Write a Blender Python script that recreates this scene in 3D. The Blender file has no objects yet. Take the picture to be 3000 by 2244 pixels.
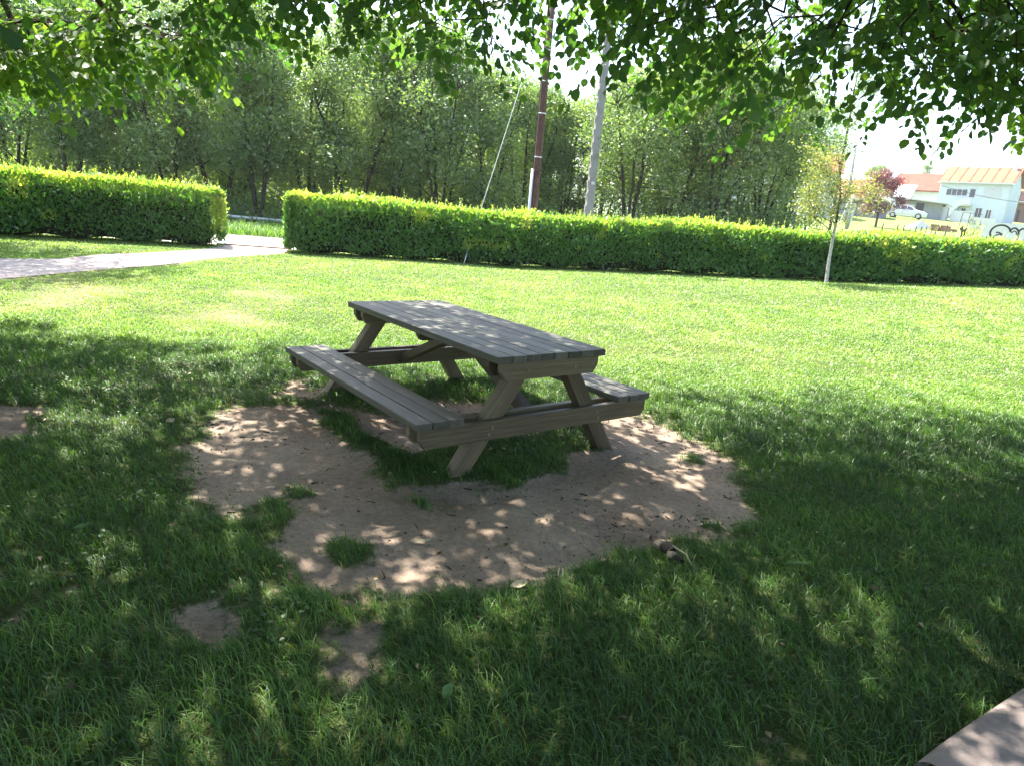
import bpy, bmesh, math, random
import numpy as np
from mathutils import Vector, Matrix, Quaternion
R = math.radians
rng = np.random.default_rng(7)
random.seed(7)
S = bpy.context.scene
COL = S.collection

# ------------------------------------------------------------------ camera
F, PITCH, ROLL, EYE = 1970.0, R(14.27), R(5.11), 1.614
fwd = np.array([0, math.cos(PITCH), -math.sin(PITCH)])
up0 = np.array([0, math.sin(PITCH), math.cos(PITCH)])
rt0 = np.array([1.0, 0, 0])
rt = rt0 * math.cos(ROLL) + up0 * math.sin(ROLL)
up = -rt0 * math.sin(ROLL) + up0 * math.cos(ROLL)
cam_d = bpy.data.cameras.new("camera"); cam = bpy.data.objects.new("camera", cam_d); COL.objects.link(cam)
m = Matrix.Identity(4)
for i in range(3):
    m[i][0] = rt[i]; m[i][1] = up[i]; m[i][2] = -fwd[i]
m[2][3] = EYE
cam.matrix_world = m
cam_d.sensor_fit = 'HORIZONTAL'; cam_d.sensor_width = 36; cam_d.lens = F / 3000 * 36
cam_d.clip_start = 0.05; cam_d.clip_end = 6000
S.camera = cam
EYEV = np.array([0, 0, EYE])
def ray(px, py): return fwd + rt * ((px - 1500) / F) + up * ((1122 - py) / F)
def at(px, py, Y):
    d = ray(px, py); return EYEV + d * (Y / d[1])
def proj(P):
    d = P - EYEV; z = d @ fwd
    zz = np.where(np.abs(z) < 1e-6, 1e-6, z)
    return 1500 + F * (d @ rt) / zz, 1122 - F * (d @ up) / zz, z

# ------------------------------------------------------------------ terrain
def smooth(a, b, x):
    t = np.clip((np.asarray(x, float) - a) / (b - a), 0, 1); return t * t * (3 - 2 * t)
def vnoise(x, y, seed=0):
    x = np.asarray(x, float); y = np.asarray(y, float)
    xi = np.floor(x).astype(np.int64); yi = np.floor(y).astype(np.int64)
    fx = x - xi; fy = y - yi; fx = fx * fx * (3 - 2 * fx); fy = fy * fy * (3 - 2 * fy)
    def h(a, b):
        n = (a * 374761393 + b * 668265263 + seed * 982451653) & 0xFFFFFFFF
        n = ((n ^ (n >> 13)) * 1274126177) & 0xFFFFFFFF
        return ((n ^ (n >> 16)) & 0xFFFF) / 65535.0
    return (h(xi, yi) * (1 - fx) + h(xi + 1, yi) * fx) * (1 - fy) + (h(xi, yi + 1) * (1 - fx) + h(xi + 1, yi + 1) * fx) * fy
def fbm(x, y, s, o=3, seed=0):
    v = 0; a = .5; t = 0
    for k in range(o):
        v = v + a * vnoise(x * s * 2 ** k + 31.7 * k, y * s * 2 ** k - 17.3 * k, seed + k); t += a; a *= .5
    return v / t
def H(x, y):
    x = np.asarray(x, float); y = np.asarray(y, float)
    s = smooth(5, 17, y)
    lawn = s * (0.03 + 0.09 * smooth(-7, -1, x) + 0.046 * np.clip(x + 0.5, 0, 18))
    ys = np.maximum(y, 1)
    lawn = lawn * (1 - .6 * smooth(24, 60, y))
    rise = .071 * np.clip(y - 21, 0, 105) * smooth(.12, .42, x / ys)
    return lawn + rise
def GH(px, py):
    d = ray(px, py); t = np.linspace(.5, 140, 6000); Q = EYEV + t[:, None] * d
    below = Q[:, 2] < H(Q[:, 0], Q[:, 1])
    i = int(np.argmax(below)) if below.any() else len(t) - 1
    lo, hi = t[max(i - 1, 0)], t[i]
    for _ in range(25):
        k = (lo + hi) / 2; q = EYEV + d * k
        if q[2] < float(H(q[0], q[1])): hi = k
        else: lo = k
    return EYEV + d * hi
def poly_sd(x, y, poly):          # signed distance, negative inside
    P = np.asarray(poly, float); n = len(P)
    d = np.full(x.shape, 1e18); ins = np.zeros(x.shape, bool)
    for i in range(n):
        a = P[i]; b = P[(i + 1) % n]; e = b - a
        wx = x - a[0]; wy = y - a[1]
        t = np.clip((wx * e[0] + wy * e[1]) / (e @ e + 1e-12), 0, 1)
        d = np.minimum(d, (wx - e[0] * t) ** 2 + (wy - e[1] * t) ** 2)
        if a[1] != b[1]:
            c = (a[1] > y) != (b[1] > y)
            xin = (b[0] - a[0]) * (y - a[1]) / (b[1] - a[1]) + a[0]
            ins ^= c & (x < xin)
    return np.where(ins, -1, 1) * np.sqrt(d)
def gp(pts): return [GH(*p)[:2] for p in pts]

DIRT = [gp(q) for q in [
    [(560, 1330), (620, 1250), (700, 1205), (830, 1190), (930, 1190), (1010, 1215), (1120, 1215), (1300, 1180), (1480, 1190), (1620, 1215),
     (1740, 1215), (1870, 1225), (2000, 1290), (2110, 1360), (2120, 1440), (2130, 1490), (2040, 1545), (1900, 1560), (1790, 1590),
     (1700, 1650), (1560, 1655), (1420, 1665), (1290, 1640), (1220, 1670), (1050, 1700), (930, 1680), (870, 1630), (850, 1560),
     (800, 1490), (690, 1470), (620, 1440), (570, 1390)],
    [(-120, 1680), (60, 1660), (230, 1670), (340, 1700), (350, 1760), (250, 1800), (60, 1800), (-150, 1830)],
    [(610, 1710), (670, 1680), (760, 1690), (860, 1680), (840, 1730), (740, 1740), (650, 1740)],
    [(480, 1830), (560, 1780), (660, 1800), (700, 1850), (620, 1900), (500, 1890)],
    [(995, 1862), (1045, 1850), (1080, 1875), (1060, 1895), (1005, 1893)],
    [(-160, 1190), (60, 1185), (150, 1195), (170, 1230), (150, 1262), (40, 1275), (-160, 1290)],
    [(800, 1150), (880, 1130), (960, 1140), (940, 1165), (860, 1175)],
]]
ISLE = [gp(q) for q in [
    [(1110, 1390), (1200, 1345), (1330, 1300), (1420, 1265), (1510, 1300), (1600, 1255), (1700, 1240), (1730, 1300), (1650, 1355),
     (1500, 1395), (1340, 1400), (1240, 1425), (1130, 1430)],
    [(925, 1195), (1010, 1210), (1110, 1290), (1200, 1350), (1150, 1390), (1060, 1310), (960, 1235)],
    [(940, 1600), (1010, 1572), (1070, 1600), (1080, 1630), (1000, 1640)],
    [(660, 1360), (690, 1345), (715, 1365), (690, 1380)],
    [(740, 1480), (790, 1450), (850, 1465), (840, 1495), (760, 1500)],
    [(2010, 1340), (2040, 1335), (2050, 1352), (2015, 1355)],
]]
SPARSE = [gp(q) for q in [
    [(640, 850), (760, 838), (870, 850), (800, 870), (680, 868)],
    [(560, 905), (680, 890), (800, 900), (740, 935), (600, 930)],
    [(40, 860), (200, 830), (380, 850), (250, 890), (80, 900)],
    [(250, 760), (420, 765), (520, 755), (420, 780), (260, 790)],
    [(20, 1090), (300, 1060), (560, 1080), (400, 1110), (100, 1120)],
]]
def dirt_mask(x, y):
    n = (fbm(x, y, 1.6, 4, 3) - .5) * .9 + (fbm(x, y, 7, 3, 9) - .5) * .55
    d = np.full(x.shape, 0.0)
    for k, P in enumerate(DIRT):
        w = .36 if k == 0 else .08 if k == 5 else .2
        amp = .75 if k == 0 else .9 if k != 5 else .25
        d = np.maximum(d, (1 if k in (0, 5) else .74) * smooth(w, -w * .45, poly_sd(x, y, P) + n * amp * (.72 if k == 0 else .5 if k == 5 else .8)))
    for P in ISLE:
        d = np.minimum(d, 1 - smooth(.14, -.1, poly_sd(x, y, P) + n * .36))
    d = d * (1 - .85 * smooth(.65, .72, fbm(x, y, 2.6, 3, 55)) * smooth(.02, .5, 1 - (d - .4)))
    # small worn spots in the shaded foreground turf
    w = smooth(.655, .74, fbm(x, y, 1.15, 3, 21)) * smooth(4.6, 3.6, y) * (.35 + .5 * smooth(1.5, -1.0, x))
    return np.maximum(d, w * .85)
def sparse_mask(x, y):
    d = np.zeros(x.shape)
    n = (fbm(x, y, .9, 4, 5) - .5)
    for P in SPARSE:
        d = np.maximum(d, smooth(.7, -.5, poly_sd(x, y, P) + n * 2.6))
    return d

# path, road, kerb footprints
PATH_UP = [(-260, 752), (0, 761), (183, 761), (285, 748), (407, 744), (520, 738), (602, 732), (640, 727), (657, 714)]
PATH_LO = [(-260, 838), (0, 822), (163, 805), (346, 789), (488, 779), (610, 761), (730, 751), (835, 745), (852, 727)]
PU = np.array([GH(*p)[:2] for p in PATH_UP]); PL = np.array([GH(*p)[:2] for p in PATH_LO])
HB = np.array([GH(*p)[:2] for p in [(826, 742), (1500, 785), (2000, 806), (2500, 829), (2950, 843)]])   # foot of the hedge
LB = np.array([GH(*p)[:2] for p in [(0, 694), (330, 710), (662, 728)]])
dirL = (LB[2] - LB[0]) / np.linalg.norm(LB[2] - LB[0])
LB = np.vstack([LB[0] - dirL * 7, LB])
dirR = (HB[4] - HB[2]) / np.linalg.norm(HB[4] - HB[2])
HB = np.vstack([HB, HB[4] + dirR * 7])
front = np.vstack([LB[0] - dirL * 30, LB, HB[0:], HB[-1] + dirR * 12])
def offs(line, o):
    t = np.gradient(line, axis=0); t /= np.linalg.norm(t, axis=1)[:, None]
    return line + np.stack([-t[:, 1], t[:, 0]], 1) * o
def resample(line, n):
    seg = np.linalg.norm(np.diff(line, axis=0), axis=1); s = np.concatenate([[0], np.cumsum(seg)])
    q = np.linspace(0, s[-1], n)
    return np.stack([np.interp(q, s, line[:, k]) for k in range(line.shape[1])], 1)
def smooth_line(l, n, it=8):
    l = resample(l, n)
    for _ in range(it): l[1:-1] = (l[:-2] + 2 * l[1:-1] + l[2:]) / 4
    return l
front_s = smooth_line(front, 90, 20)
ROAD0, ROAD1 = offs(front_s, 1.35), offs(front_s, 5.9)
KERB = [GH(*p)[:2] for p in [(2672, 2262), (2760, 2190), (2850, 2130), (2930, 2075), (3010, 2024), (3300, 1830)]]
pathpoly = list(PU) + list(PL[::-1])
roadpoly = list(ROAD0) + list(ROAD1[::-1])
kerbpoly = [np.array([1.25, 1.3])] + KERB + [np.array([9., 4.6]), np.array([9., -4.]), np.array([0.9, -4.0])]

# ------------------------------------------------------------------ object helpers
def tag(o, label=None, cat=None, group=None, kind=None):
    if label: o['label'] = label
    if cat: o['category'] = cat
    if group: o['group'] = group
    if kind: o['kind'] = kind
    return o
def empty(name, loc=(0, 0, 0), rz=0.0, label=None, cat=None, group=None):
    o = bpy.data.objects.new(name, None); COL.objects.link(o)
    o.location = tuple(float(c) for c in loc); o.rotation_euler = (0, 0, rz); o.empty_display_size = .2
    return tag(o, label, cat, group)
def link(name, me, mats=(), parent=None):
    for mt in mats: me.materials.append(mt)
    o = bpy.data.objects.new(name, me); COL.objects.link(o); o.parent = parent
    return o
def mesh_np(name, V, faces, tint=None, extra=None, smooth_sh=False, midx=None):
    """faces: list of (n,k) int arrays"""
    me = bpy.data.meshes.new(name)
    V = np.ascontiguousarray(V, np.float32)
    me.vertices.add(len(V)); me.vertices.foreach_set('co', V.ravel())
    loops = np.concatenate([f.ravel() for f in faces]).astype(np.int32)
    tot = np.concatenate([np.full(len(f), f.shape[1]) for f in faces]).astype(np.int32)
    st = np.concatenate([[0], np.cumsum(tot)[:-1]]).astype(np.int32)
    me.loops.add(len(loops)); me.loops.foreach_set('vertex_index', loops)
    me.polygons.add(len(tot)); me.polygons.foreach_set('loop_start', st)
    try: me.polygons.foreach_set('loop_total', tot)
    except Exception: pass
    if smooth_sh: me.polygons.foreach_set('use_smooth', np.ones(len(tot), bool))
    if midx is not None: me.polygons.foreach_set('material_index', np.asarray(midx, np.int32))
    me.update(calc_edges=True)
    for nm, arr in [('tint', tint)] + list((extra or {}).items()):
        if arr is not None:
            a = me.attributes.new(nm, 'FLOAT', 'POINT'); a.data.foreach_set('value', np.ascontiguousarray(arr, np.float32))
    me.validate()
    return me
class MB:
    """collects simple solids, then links them as one mesh object"""
    def __init__(s): s.v = []; s.f = []
    def add(s, v, f):
        n = len(s.v); s.v += [tuple(float(c) for c in p) for p in v]; s.f += [tuple(i + n for i in q) for q in f]; return s
    def box(s, x0, x1, y0, y1, z0, z1):
        v = [(x, y, z) for x in (x0, x1) for y in (y0, y1) for z in (z0, z1)]
        return s.add(v, [(0, 1, 3, 2), (4, 6, 7, 5), (0, 4, 5, 1), (2, 3, 7, 6), (0, 2, 6, 4), (1, 5, 7, 3)])
    def prism(s, pts, y0, y1):            # profile in x,z extruded along y
        n = len(pts)
        v = [(p[0], y0, p[1]) for p in pts] + [(p[0], y1, p[1]) for p in pts]
        f = [tuple(range(n)), tuple(range(2 * n - 1, n - 1, -1))] + [(i, i + n, (i + 1) % n + n, (i + 1) % n) for i in range(n)]
        return s.add(v, f)
    def prism_x(s, pts, x0, x1):          # profile in y,z extruded along x
        n = len(pts)
        v = [(x0, p[0], p[1]) for p in pts] + [(x1, p[0], p[1]) for p in pts]
        f = [tuple(range(n - 1, -1, -1)), tuple(range(n, 2 * n))] + [((i + 1) % n, (i + 1) % n + n, i + n, i) for i in range(n)]
        return s.add(v, f)
    def slab(s, pts, z0, z1):             # profile in x,y extruded up
        n = len(pts)
        v = [(p[0], p[1], z0) for p in pts] + [(p[0], p[1], z1) for p in pts]
        f = [tuple(range(n - 1, -1, -1)), tuple(range(n, 2 * n))] + [(i, (i + 1) % n, (i + 1) % n + n, i + n) for i in range(n)]
        return s.add(v, f)
    def tube(s, path, rad, k=8):
        path = [Vector(tuple(map(float, p))) for p in path]; n = len(path)
        rad = rad if hasattr(rad, '__len__') else [rad] * n
        vs = []
        prev = None
        for i, p in enumerate(path):
            t = (path[min(i + 1, n - 1)] - path[max(i - 1, 0)]).normalized()
            a = prev if prev is not None else (Vector((1, 0, 0)) if abs(t.x) < .9 else Vector((0, 1, 0)))
            u = (a - t * a.dot(t)).normalized(); w = t.cross(u); prev = u
            for j in range(k):
                an = 2 * math.pi * j / k
                vs.append(p + (u * math.cos(an) + w * math.sin(an)) * rad[i])
        f = [(i * k + j, i * k + (j + 1) % k, (i + 1) * k + (j + 1) % k, (i + 1) * k + j) for i in range(n - 1) for j in range(k)]
        f += [tuple(range(k - 1, -1, -1)), tuple(range((n - 1) * k, n * k))]
        return s.add(vs, f)
    def build(s, name, mat, parent=None, bevel=0, smooth_sh=False, seg=1):
        me = bpy.data.meshes.new(name); me.from_pydata(s.v, [], s.f); me.update()
        bm = bmesh.new(); bm.from_mesh(me)
        bmesh.ops.recalc_face_normals(bm, faces=bm.faces)
        if bevel: bmesh.ops.bevel(bm, geom=list(bm.edges), offset=bevel, segments=seg, affect='EDGES', profile=.7)
        bm.to_mesh(me); bm.free()
        if smooth_sh:
            for p in me.polygons: p.use_smooth = True
        return link(name, me, [mat], parent)

# ------------------------------------------------------------------ materials
class NT:
    def __init__(s, name):
        s.m = bpy.data.materials.new(name); s.m.use_nodes = True; s.t = s.m.node_tree; s.t.nodes.clear()
        s.out = s.n('ShaderNodeOutputMaterial')
    def n(s, typ, **kw):
        nd = s.t.nodes.new(typ)
        for k, v in kw.items():
            if k.startswith('i_'): nd.inputs[k[2:].replace('_', ' ')].default_value = v
            elif k.startswith('x'): nd.inputs[int(k[1:])].default_value = v
            else: setattr(nd, k, v)
        return nd
    def l(s, a, b): s.t.links.new(a, b)
    def ramp(s, src, stops):
        r = s.n('ShaderNodeValToRGB'); cr = r.color_ramp
        while len(cr.elements) < len(stops): cr.elements.new(.5)
        for e, (p, c) in zip(cr.elements, stops): e.position = p; e.color = (*c, 1)
        s.l(src, r.inputs[0]); return r.outputs[0]
    def noise(s, vec, scale, detail=4, rough=.55, dist=0):
        nd = s.n('ShaderNodeTexNoise'); nd.inputs['Scale'].default_value = scale; nd.inputs['Detail'].default_value = detail
        nd.inputs['Roughness'].default_value = rough; nd.inputs['Distortion'].default_value = dist
        if vec is not None: s.l(vec, nd.inputs['Vector'])
        return nd.outputs['Fac']
    def co(s, kind='Object', scale=None):
        c = s.n('ShaderNodeTexCoord').outputs[kind]
        if scale:
            mp = s.n('ShaderNodeMapping'); mp.inputs['Scale'].default_value = scale; s.l(c, mp.inputs['Vector']); c = mp.outputs[0]
        return c
    def mix(s, f, a, b, mode='MIX'):
        x = s.n('ShaderNodeMix', data_type='RGBA', blend_type=mode)
        for v, i in ((f, 0), (a, 6), (b, 7)):
            if isinstance(v, (int, float)): x.inputs[i].default_value = v
            elif isinstance(v, tuple): x.inputs[i].default_value = (*v, 1)
            else: s.l(v, x.inputs[i])
        return x.outputs[2]
    def math(s, op, a, b=None):
        x = s.n('ShaderNodeMath', operation=op)
        for v, i in ((a, 0), (b, 1)):
            if v is None: continue
            if isinstance(v, (int, float)): x.inputs[i].default_value = v
            else: s.l(v, x.inputs[i])
        return x.outputs[0]
    def attr(s, name): return s.n('ShaderNodeAttribute', attribute_name=name).outputs['Fac']
    def bump(s, h, strength=.3, dist=.01):
        b = s.n('ShaderNodeBump'); b.inputs['Strength'].default_value = strength; b.inputs['Distance'].default_value = dist
        s.l(h, b.inputs['Height']); return b.outputs[0]
    def principled(s, col, rough=.8, spec=.3, normal=None, metal=0):
        p = s.n('ShaderNodeBsdfPrincipled')
        if isinstance(col, tuple): p.inputs['Base Color'].default_value = (*col, 1)
        else: s.l(col, p.inputs['Base Color'])
        if isinstance(rough, (int, float)): p.inputs['Roughness'].default_value = rough
        else: s.l(rough, p.inputs['Roughness'])
        p.inputs['Specular IOR Level'].default_value = spec; p.inputs['Metallic'].default_value = metal
        if normal is not None: s.l(normal, p.inputs['Normal'])
        s.l(p.outputs[0], s.out.inputs[0]); return s.m
def leaf_mat(name, stops, trans=.45, tcol=(1.25, 1.35, .55), gloss=.06, rough=.45, dcol=None):
    t = NT(name)
    c = t.ramp(t.attr('tint'), stops)
    d = t.n('ShaderNodeBsdfDiffuse'); t.l(t.mix(1.0, c, dcol, 'MULTIPLY') if dcol else c, d.inputs[0])
    tr = t.n('ShaderNodeBsdfTranslucent'); t.l(t.mix(1.0, c, tcol, 'MULTIPLY'), tr.inputs[0])
    mx = t.n('ShaderNodeMixShader'); mx.inputs[0].default_value = trans; t.l(d.outputs[0], mx.inputs[1]); t.l(tr.outputs[0], mx.inputs[2])
    o = mx
    if gloss:
        g = t.n('ShaderNodeBsdfGlossy'); g.inputs['Roughness'].default_value = rough; g.inputs[0].default_value = (1, 1, 1, 1)
        o = t.n('ShaderNodeMixShader'); o.inputs[0].default_value = gloss; t.l(mx.outputs[0], o.inputs[1]); t.l(g.outputs[0], o.inputs[2])
    t.l(o.outputs[0], t.out.inputs[0]); return t.m
def plain(name, c, rough=.8, spec=.3, var=.12, scale=3., bump=0, bscale=40, metal=0):
    t = NT(name); co = t.co()
    n1 = t.noise(co, scale, 5); n2 = t.noise(co, scale * 9, 3)
    f = t.math('ADD', t.math('MULTIPLY', n1, .7), t.math('MULTIPLY', n2, .3))
    lo = tuple(max(0, x * (1 - var * 2)) for x in c); hi = tuple(min(1, x * (1 + var * 2)) for x in c)
    col = t.ramp(f, [(.3, lo), (.7, hi)])
    return t.principled(col, rough, spec, t.bump(t.noise(co, bscale, 4), bump, .01) if bump else None, metal)

def wood_mat(name='weathered wood', warm=(1, 1, 1)):
    t = NT(name); co = t.co('Object', (1.3, 26, 26)); co2 = t.co('Object')
    g = t.noise(co, 1.6, 6, .65, .4); big = t.noise(co2, 3.2, 4); fine = t.noise(t.co('Object', (3, 140, 140)), 1.2, 3)
    f = t.math('ADD', t.math('MULTIPLY', g, .6), t.math('MULTIPLY', fine, .4))
    f = t.math('ADD', f, t.math('MULTIPLY', t.math('SUBTRACT', t.attr('tint'), .5), .34))
    c = t.ramp(f, [(.22, (.035, .030, .021)), (.42, (.09, .078, .056)), (.58, (.15, .134, .10)), (.78, (.25, .232, .185))])
    c = t.mix(t.math('MULTIPLY', t.ramp(big, [(.45, (0, 0, 0)), (.7, (1, 1, 1))]), .35), c, (.10, .115, .07))
    c = t.mix(1.0, c, warm, 'MULTIPLY')
    h = t.math('ADD', t.math('MULTIPLY', g, .7), t.math('MULTIPLY', fine, .5))
    return t.principled(c, .58, .4, t.bump(h, .55, .004))
def ground_mat():
    t = NT('turf and bare earth'); co = t.co()
    d = t.attr('dirt'); sp = t.attr('sparse')
    n1 = t.noise(co, 2.2, 6, .6); n2 = t.noise(co, 26, 5, .65); n3 = t.noise(co, 140, 3, .6); n0 = t.noise(co, .9, 3, .5)
    v = t.math('ADD', t.math('ADD', t.math('MULTIPLY', n1, .4), t.math('MULTIPLY', n2, .4)), t.math('MULTIPLY', n3, .2))
    dirtc = t.ramp(v, [(.30, (.14, .105, .080)), (.44, (.28, .218, .170)), (.58, (.41, .318, .238)), (.75, (.54, .44, .345))])
    dirtc = t.mix(t.ramp(n0, [(.38, (.75, .75, .75)), (.60, (0, 0, 0))]), dirtc, t.mix(1.0, dirtc, (.62, .58, .55), 'MULTIPLY'))
    cr = t.ramp(t.noise(co, 55, 3, .7), [(.30, (1, 1, 1)), (.40, (0, 0, 0))])
    dirtc = t.mix(t.math('MULTIPLY', cr, .65), dirtc, (.07, .05, .038))
    turfc = t.ramp(v, [(.3, (.030, .042, .014)), (.5, (.065, .085, .026)), (.72, (.12, .13, .05))])
    dry = t.ramp(v, [(.3, (.13, .125, .07)), (.7, (.27, .235, .165))])
    turfc = t.mix(t.math('MULTIPLY', sp, .6), turfc, dry)
    far = t.attr('far')
    farc = t.ramp(t.noise(co, .35, 6, .6), [(.3, (.10, .15, .035)), (.7, (.20, .25, .07))])
    turfc = t.mix(far, turfc, farc)
    e = t.math('ADD', d, t.math('MULTIPLY', t.math('SUBTRACT', n2, .5), .7))
    f = t.ramp(e, [(.34, (0, 0, 0)), (.6, (1, 1, 1))])
    c = t.mix(f, turfc, dirtc)
    h = t.math('ADD', t.math('MULTIPLY', n2, .8), t.math('MULTIPLY', n3, .35))
    return t.principled(c, .95, .15, t.bump(h, .9, .022))
def concrete_mat(name, c, scale=1.0):
    t = NT(name); co = t.co()
    a = t.noise(co, 1.4 * scale, 6, .65); b = t.noise(co, 60 * scale, 3, .7); k = t.noise(co, 7 * scale, 5, .6)
    v = t.math('ADD', t.math('ADD', t.math('MULTIPLY', a, .45), t.math('MULTIPLY', k, .3)), t.math('MULTIPLY', b, .25))
    col = t.ramp(v, [(.34, tuple(x * .5 for x in c)), (.48, c), (.66, tuple(min(.85, x * 1.35) for x in c))])
    return t.principled(col, .9, .2, t.bump(t.math('ADD', b, k), .5, .006))
def tile_mat(name, c0, c1):
    t = NT(name)
    w = t.n('ShaderNodeTexWave', wave_type='BANDS', bands_direction='X'); w.inputs['Scale'].default_value = 1.6; w.inputs['Distortion'].default_value = .6
    t.l(t.co(), w.inputs['Vector'])
    n = t.noise(t.co(), 1.1, 6, .7); n2 = t.noise(t.co(), 9, 3)
    c = t.ramp(t.math('ADD', t.math('MULTIPLY', n, .6), t.math('MULTIPLY', n2, .4)), [(.32, c0), (.66, c1)])
    return t.principled(c, .85, .2, t.bump(w.outputs['Fac'], .7, .05))
WOOD = wood_mat('weathered wood', (.66, .70, .73)); WOODB = wood_mat('brown wood', (.94, .81, .63))  # top and seats tinted cooler, painting in sky reflection; legs and beams browner
M = dict(
    bark=plain('grey brown bark', (.085, .07, .055), .95, .1, .3, 6, .6, 30),
    barkdark=plain('dark bark', (.05, .042, .034), .95, .1, .3, 5, .5, 25),
    barkwhite=plain('whitewashed bark', (.46, .43, .38), .9, .15, .2, 9, .4, 40),
    canopy=leaf_mat('round leaf', [(0, (.030, .082, .034)), (.5, (.058, .135, .044)), (1, (.12, .20, .04))], .56, (1.6, 1.65, .5), .04, .5, (1.5, 1.5, 2.3)),
    belt=leaf_mat('willow leaf', [(0, (.085, .145, .045)), (.5, (.16, .245, .08)), (1, (.31, .385, .16))], .52, (1.25, 1.35, .6), .05),
    beltdark=leaf_mat('dark tree leaf', [(0, (.09, .155, .05)), (.5, (.155, .24, .08)), (1, (.26, .34, .12))], .54, (1.3, 1.4, .6), .05),
    hedge=leaf_mat('hedge leaf', [(0, (.045, .14, .036)), (.4, (.13, .29, .065)), (.72, (.27, .40, .085)), (1, (.44, .50, .13))], .56, (1.35, 1.35, .5), .05, .4),
    sapling=leaf_mat('sapling leaf', [(0, (.13, .17, .045)), (1, (.34, .36, .11))], .45, (1.2, 1.25, .6), .04),
    plum=leaf_mat('purple leaf', [(0, (.07, .022, .03)), (1, (.21, .07, .075))], .4, (1.4, .8, .8), .06),
    grass=leaf_mat('grass blade', [(0, (.022, .058, .012)), (.35, (.06, .145, .022)), (.7, (.18, .31, .052)), (1, (.38, .42, .15))], .45, (1.25, 1.3, .55), .04, .5),
    core=plain('hedge twigs', (.03, .035, .018), .95, .1, .4, 8),
    ground=ground_mat(),
    path=concrete_mat('pale pinkish concrete path', (.36, .30, .27)),
    road=concrete_mat('pale concrete road', (.40, .375, .355)),
    kerb=concrete_mat('rough concrete', (.26, .212, .192), 1.6),
    pole_wood=plain('tarred wooden pole', (.085, .048, .036), .85, .2, .25, 5, .5, 30),
    pole_conc=concrete_mat('pole concrete', (.25, .235, .22), 1.5),
    white=plain('white render', (.56, .56, .57), .8, .2, .03, 1.2),
    bluewhite=plain('pale blue render', (.50, .56, .62), .8, .2, .04, 1.2),
    blue=plain('blue grey render', (.26, .36, .46), .8, .2, .05, 1.2),
    greywall=plain('grey render', (.25, .26, .285), .85, .2, .08, 1.5),
    lilac=plain('lilac grey render', (.24, .215, .25), .85, .2, .08, 1.5),
    brownwall=plain('brown render', (.21, .13, .115), .85, .2, .08, 1.5),
    sheet=plain('white sheet roofing', (.52, .52, .53), .5, .4, .03, 1.0),
    tile=tile_mat('orange roof tile', (.20, .075, .04), (.36, .17, .095)),
    tilered=tile_mat('red roof tile', (.19, .05, .036), (.30, .095, .06)),
    glass=plain('dark window glass', (.05, .06, .08), .12, .6, .05),
    shutter=plain('grey shutter', (.46, .48, .52), .6, .3, .05),
    dark=plain('dark paint', (.03, .032, .04), .5, .4, .1),
    metal=plain('galvanised metal', (.55, .57, .58), .4, .5, .08, 3, 0, 40, .6),
    wire=plain('steel wire', (.62, .64, .62), .45, .5, .05),
    cable=plain('black cable', (.03, .03, .032), .6, .3, .1),
    carpaint=plain('white car paint', (.62, .62, .63), .25, .6, .01),
    tyre=plain('tyre rubber', (.025, .025, .027), .8, .2, .1),
    rust=plain('rusty rubble', (.28, .17, .12), .9, .1, .3, 4),
    greypost=plain('grey post', (.30, .30, .31), .8, .2, .15, 4),
    fencepost=plain('fence post wood', (.10, .085, .07), .9, .15, .2, 6),
    ink=plain('black spray paint', (.03, .03, .035), .6, .3, .1),
    scrap=leaf_mat('brown leaf scrap', [(0, (.07, .045, .025)), (.6, (.20, .14, .075)), (1, (.42, .34, .20))], .2, (1.1, 1, .7), .03),
    deadleaf=plain('dry leaf', (.42, .36, .24), .8, .2, .2, 30),
    paleleaf=plain('pale green leaf', (.13, .21, .07), .7, .25, .15, 30),
    litter=plain('dark litter', (.05, .038, .03), .95, .1, .4, 60),
    hill=plain('far hillside', (.20, .25, .16), .95, .1, .3, .01),
)
def striped_mat():
    t = NT('striped bark')
    w = t.n('ShaderNodeTexWave', wave_type='BANDS', bands_direction='X'); w.inputs['Scale'].default_value = 3.0
    w.inputs['Distortion'].default_value = 2.5; w.inputs['Detail'].default_value = 2
    t.l(t.co(), w.inputs['Vector'])
    c = t.ramp(w.outputs['Fac'], [(.40, (.035, .028, .022)), (.9, (.22, .185, .135))])
    return t.principled(c, .8, .2)
M['striped'] = striped_mat()

# ------------------------------------------------------------------ ground sheet
def axis(a, b, step, lo, hi, g=1.16):
    c = list(np.arange(a, b + 1e-6, step)); s = step; left = []; v = a
    while v > lo: s *= g; v -= s; left.append(v)
    s = step; right = []; v = b
    while v < hi: s *= g; v += s; right.append(v)
    return np.array(left[::-1] + c + right)
gx = axis(-6.5, 6.5, .06, -2600, 2600, 1.11); gy = axis(.6, 8.6, .06, -60, 2600, 1.06)
X, Y = np.meshgrid(gx, gy)
dm = dirt_mask(X.ravel(), Y.ravel()); sm = sparse_mask(X.ravel(), Y.ravel())
xx, yy = X.ravel(), Y.ravel()
inroad = np.minimum(poly_sd(xx, yy, pathpoly), poly_sd(xx, yy, roadpoly))
nearf = smooth(14, 9, yy) * smooth(12, 8, np.abs(xx)) * smooth(.2, .8, inroad)
Z = H(xx, yy) - .035 * dm * nearf + nearf * ((fbm(xx, yy, 1.3, 3, 40) - .5) * .05 + dm * ((fbm(xx, yy, 7, 3, 44) - .5) * .045 + (fbm(xx, yy, 2.4, 2, 46) - .5) * .04))
Z = np.where(poly_sd(xx, yy, kerbpoly) < .12, -.03, Z)
nx, ny = len(gx), len(gy)
idx = np.arange(nx * ny).reshape(ny, nx)
q = np.stack([idx[:-1, :-1], idx[:-1, 1:], idx[1:, 1:], idx[1:, :-1]], -1).reshape(-1, 4)
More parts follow.
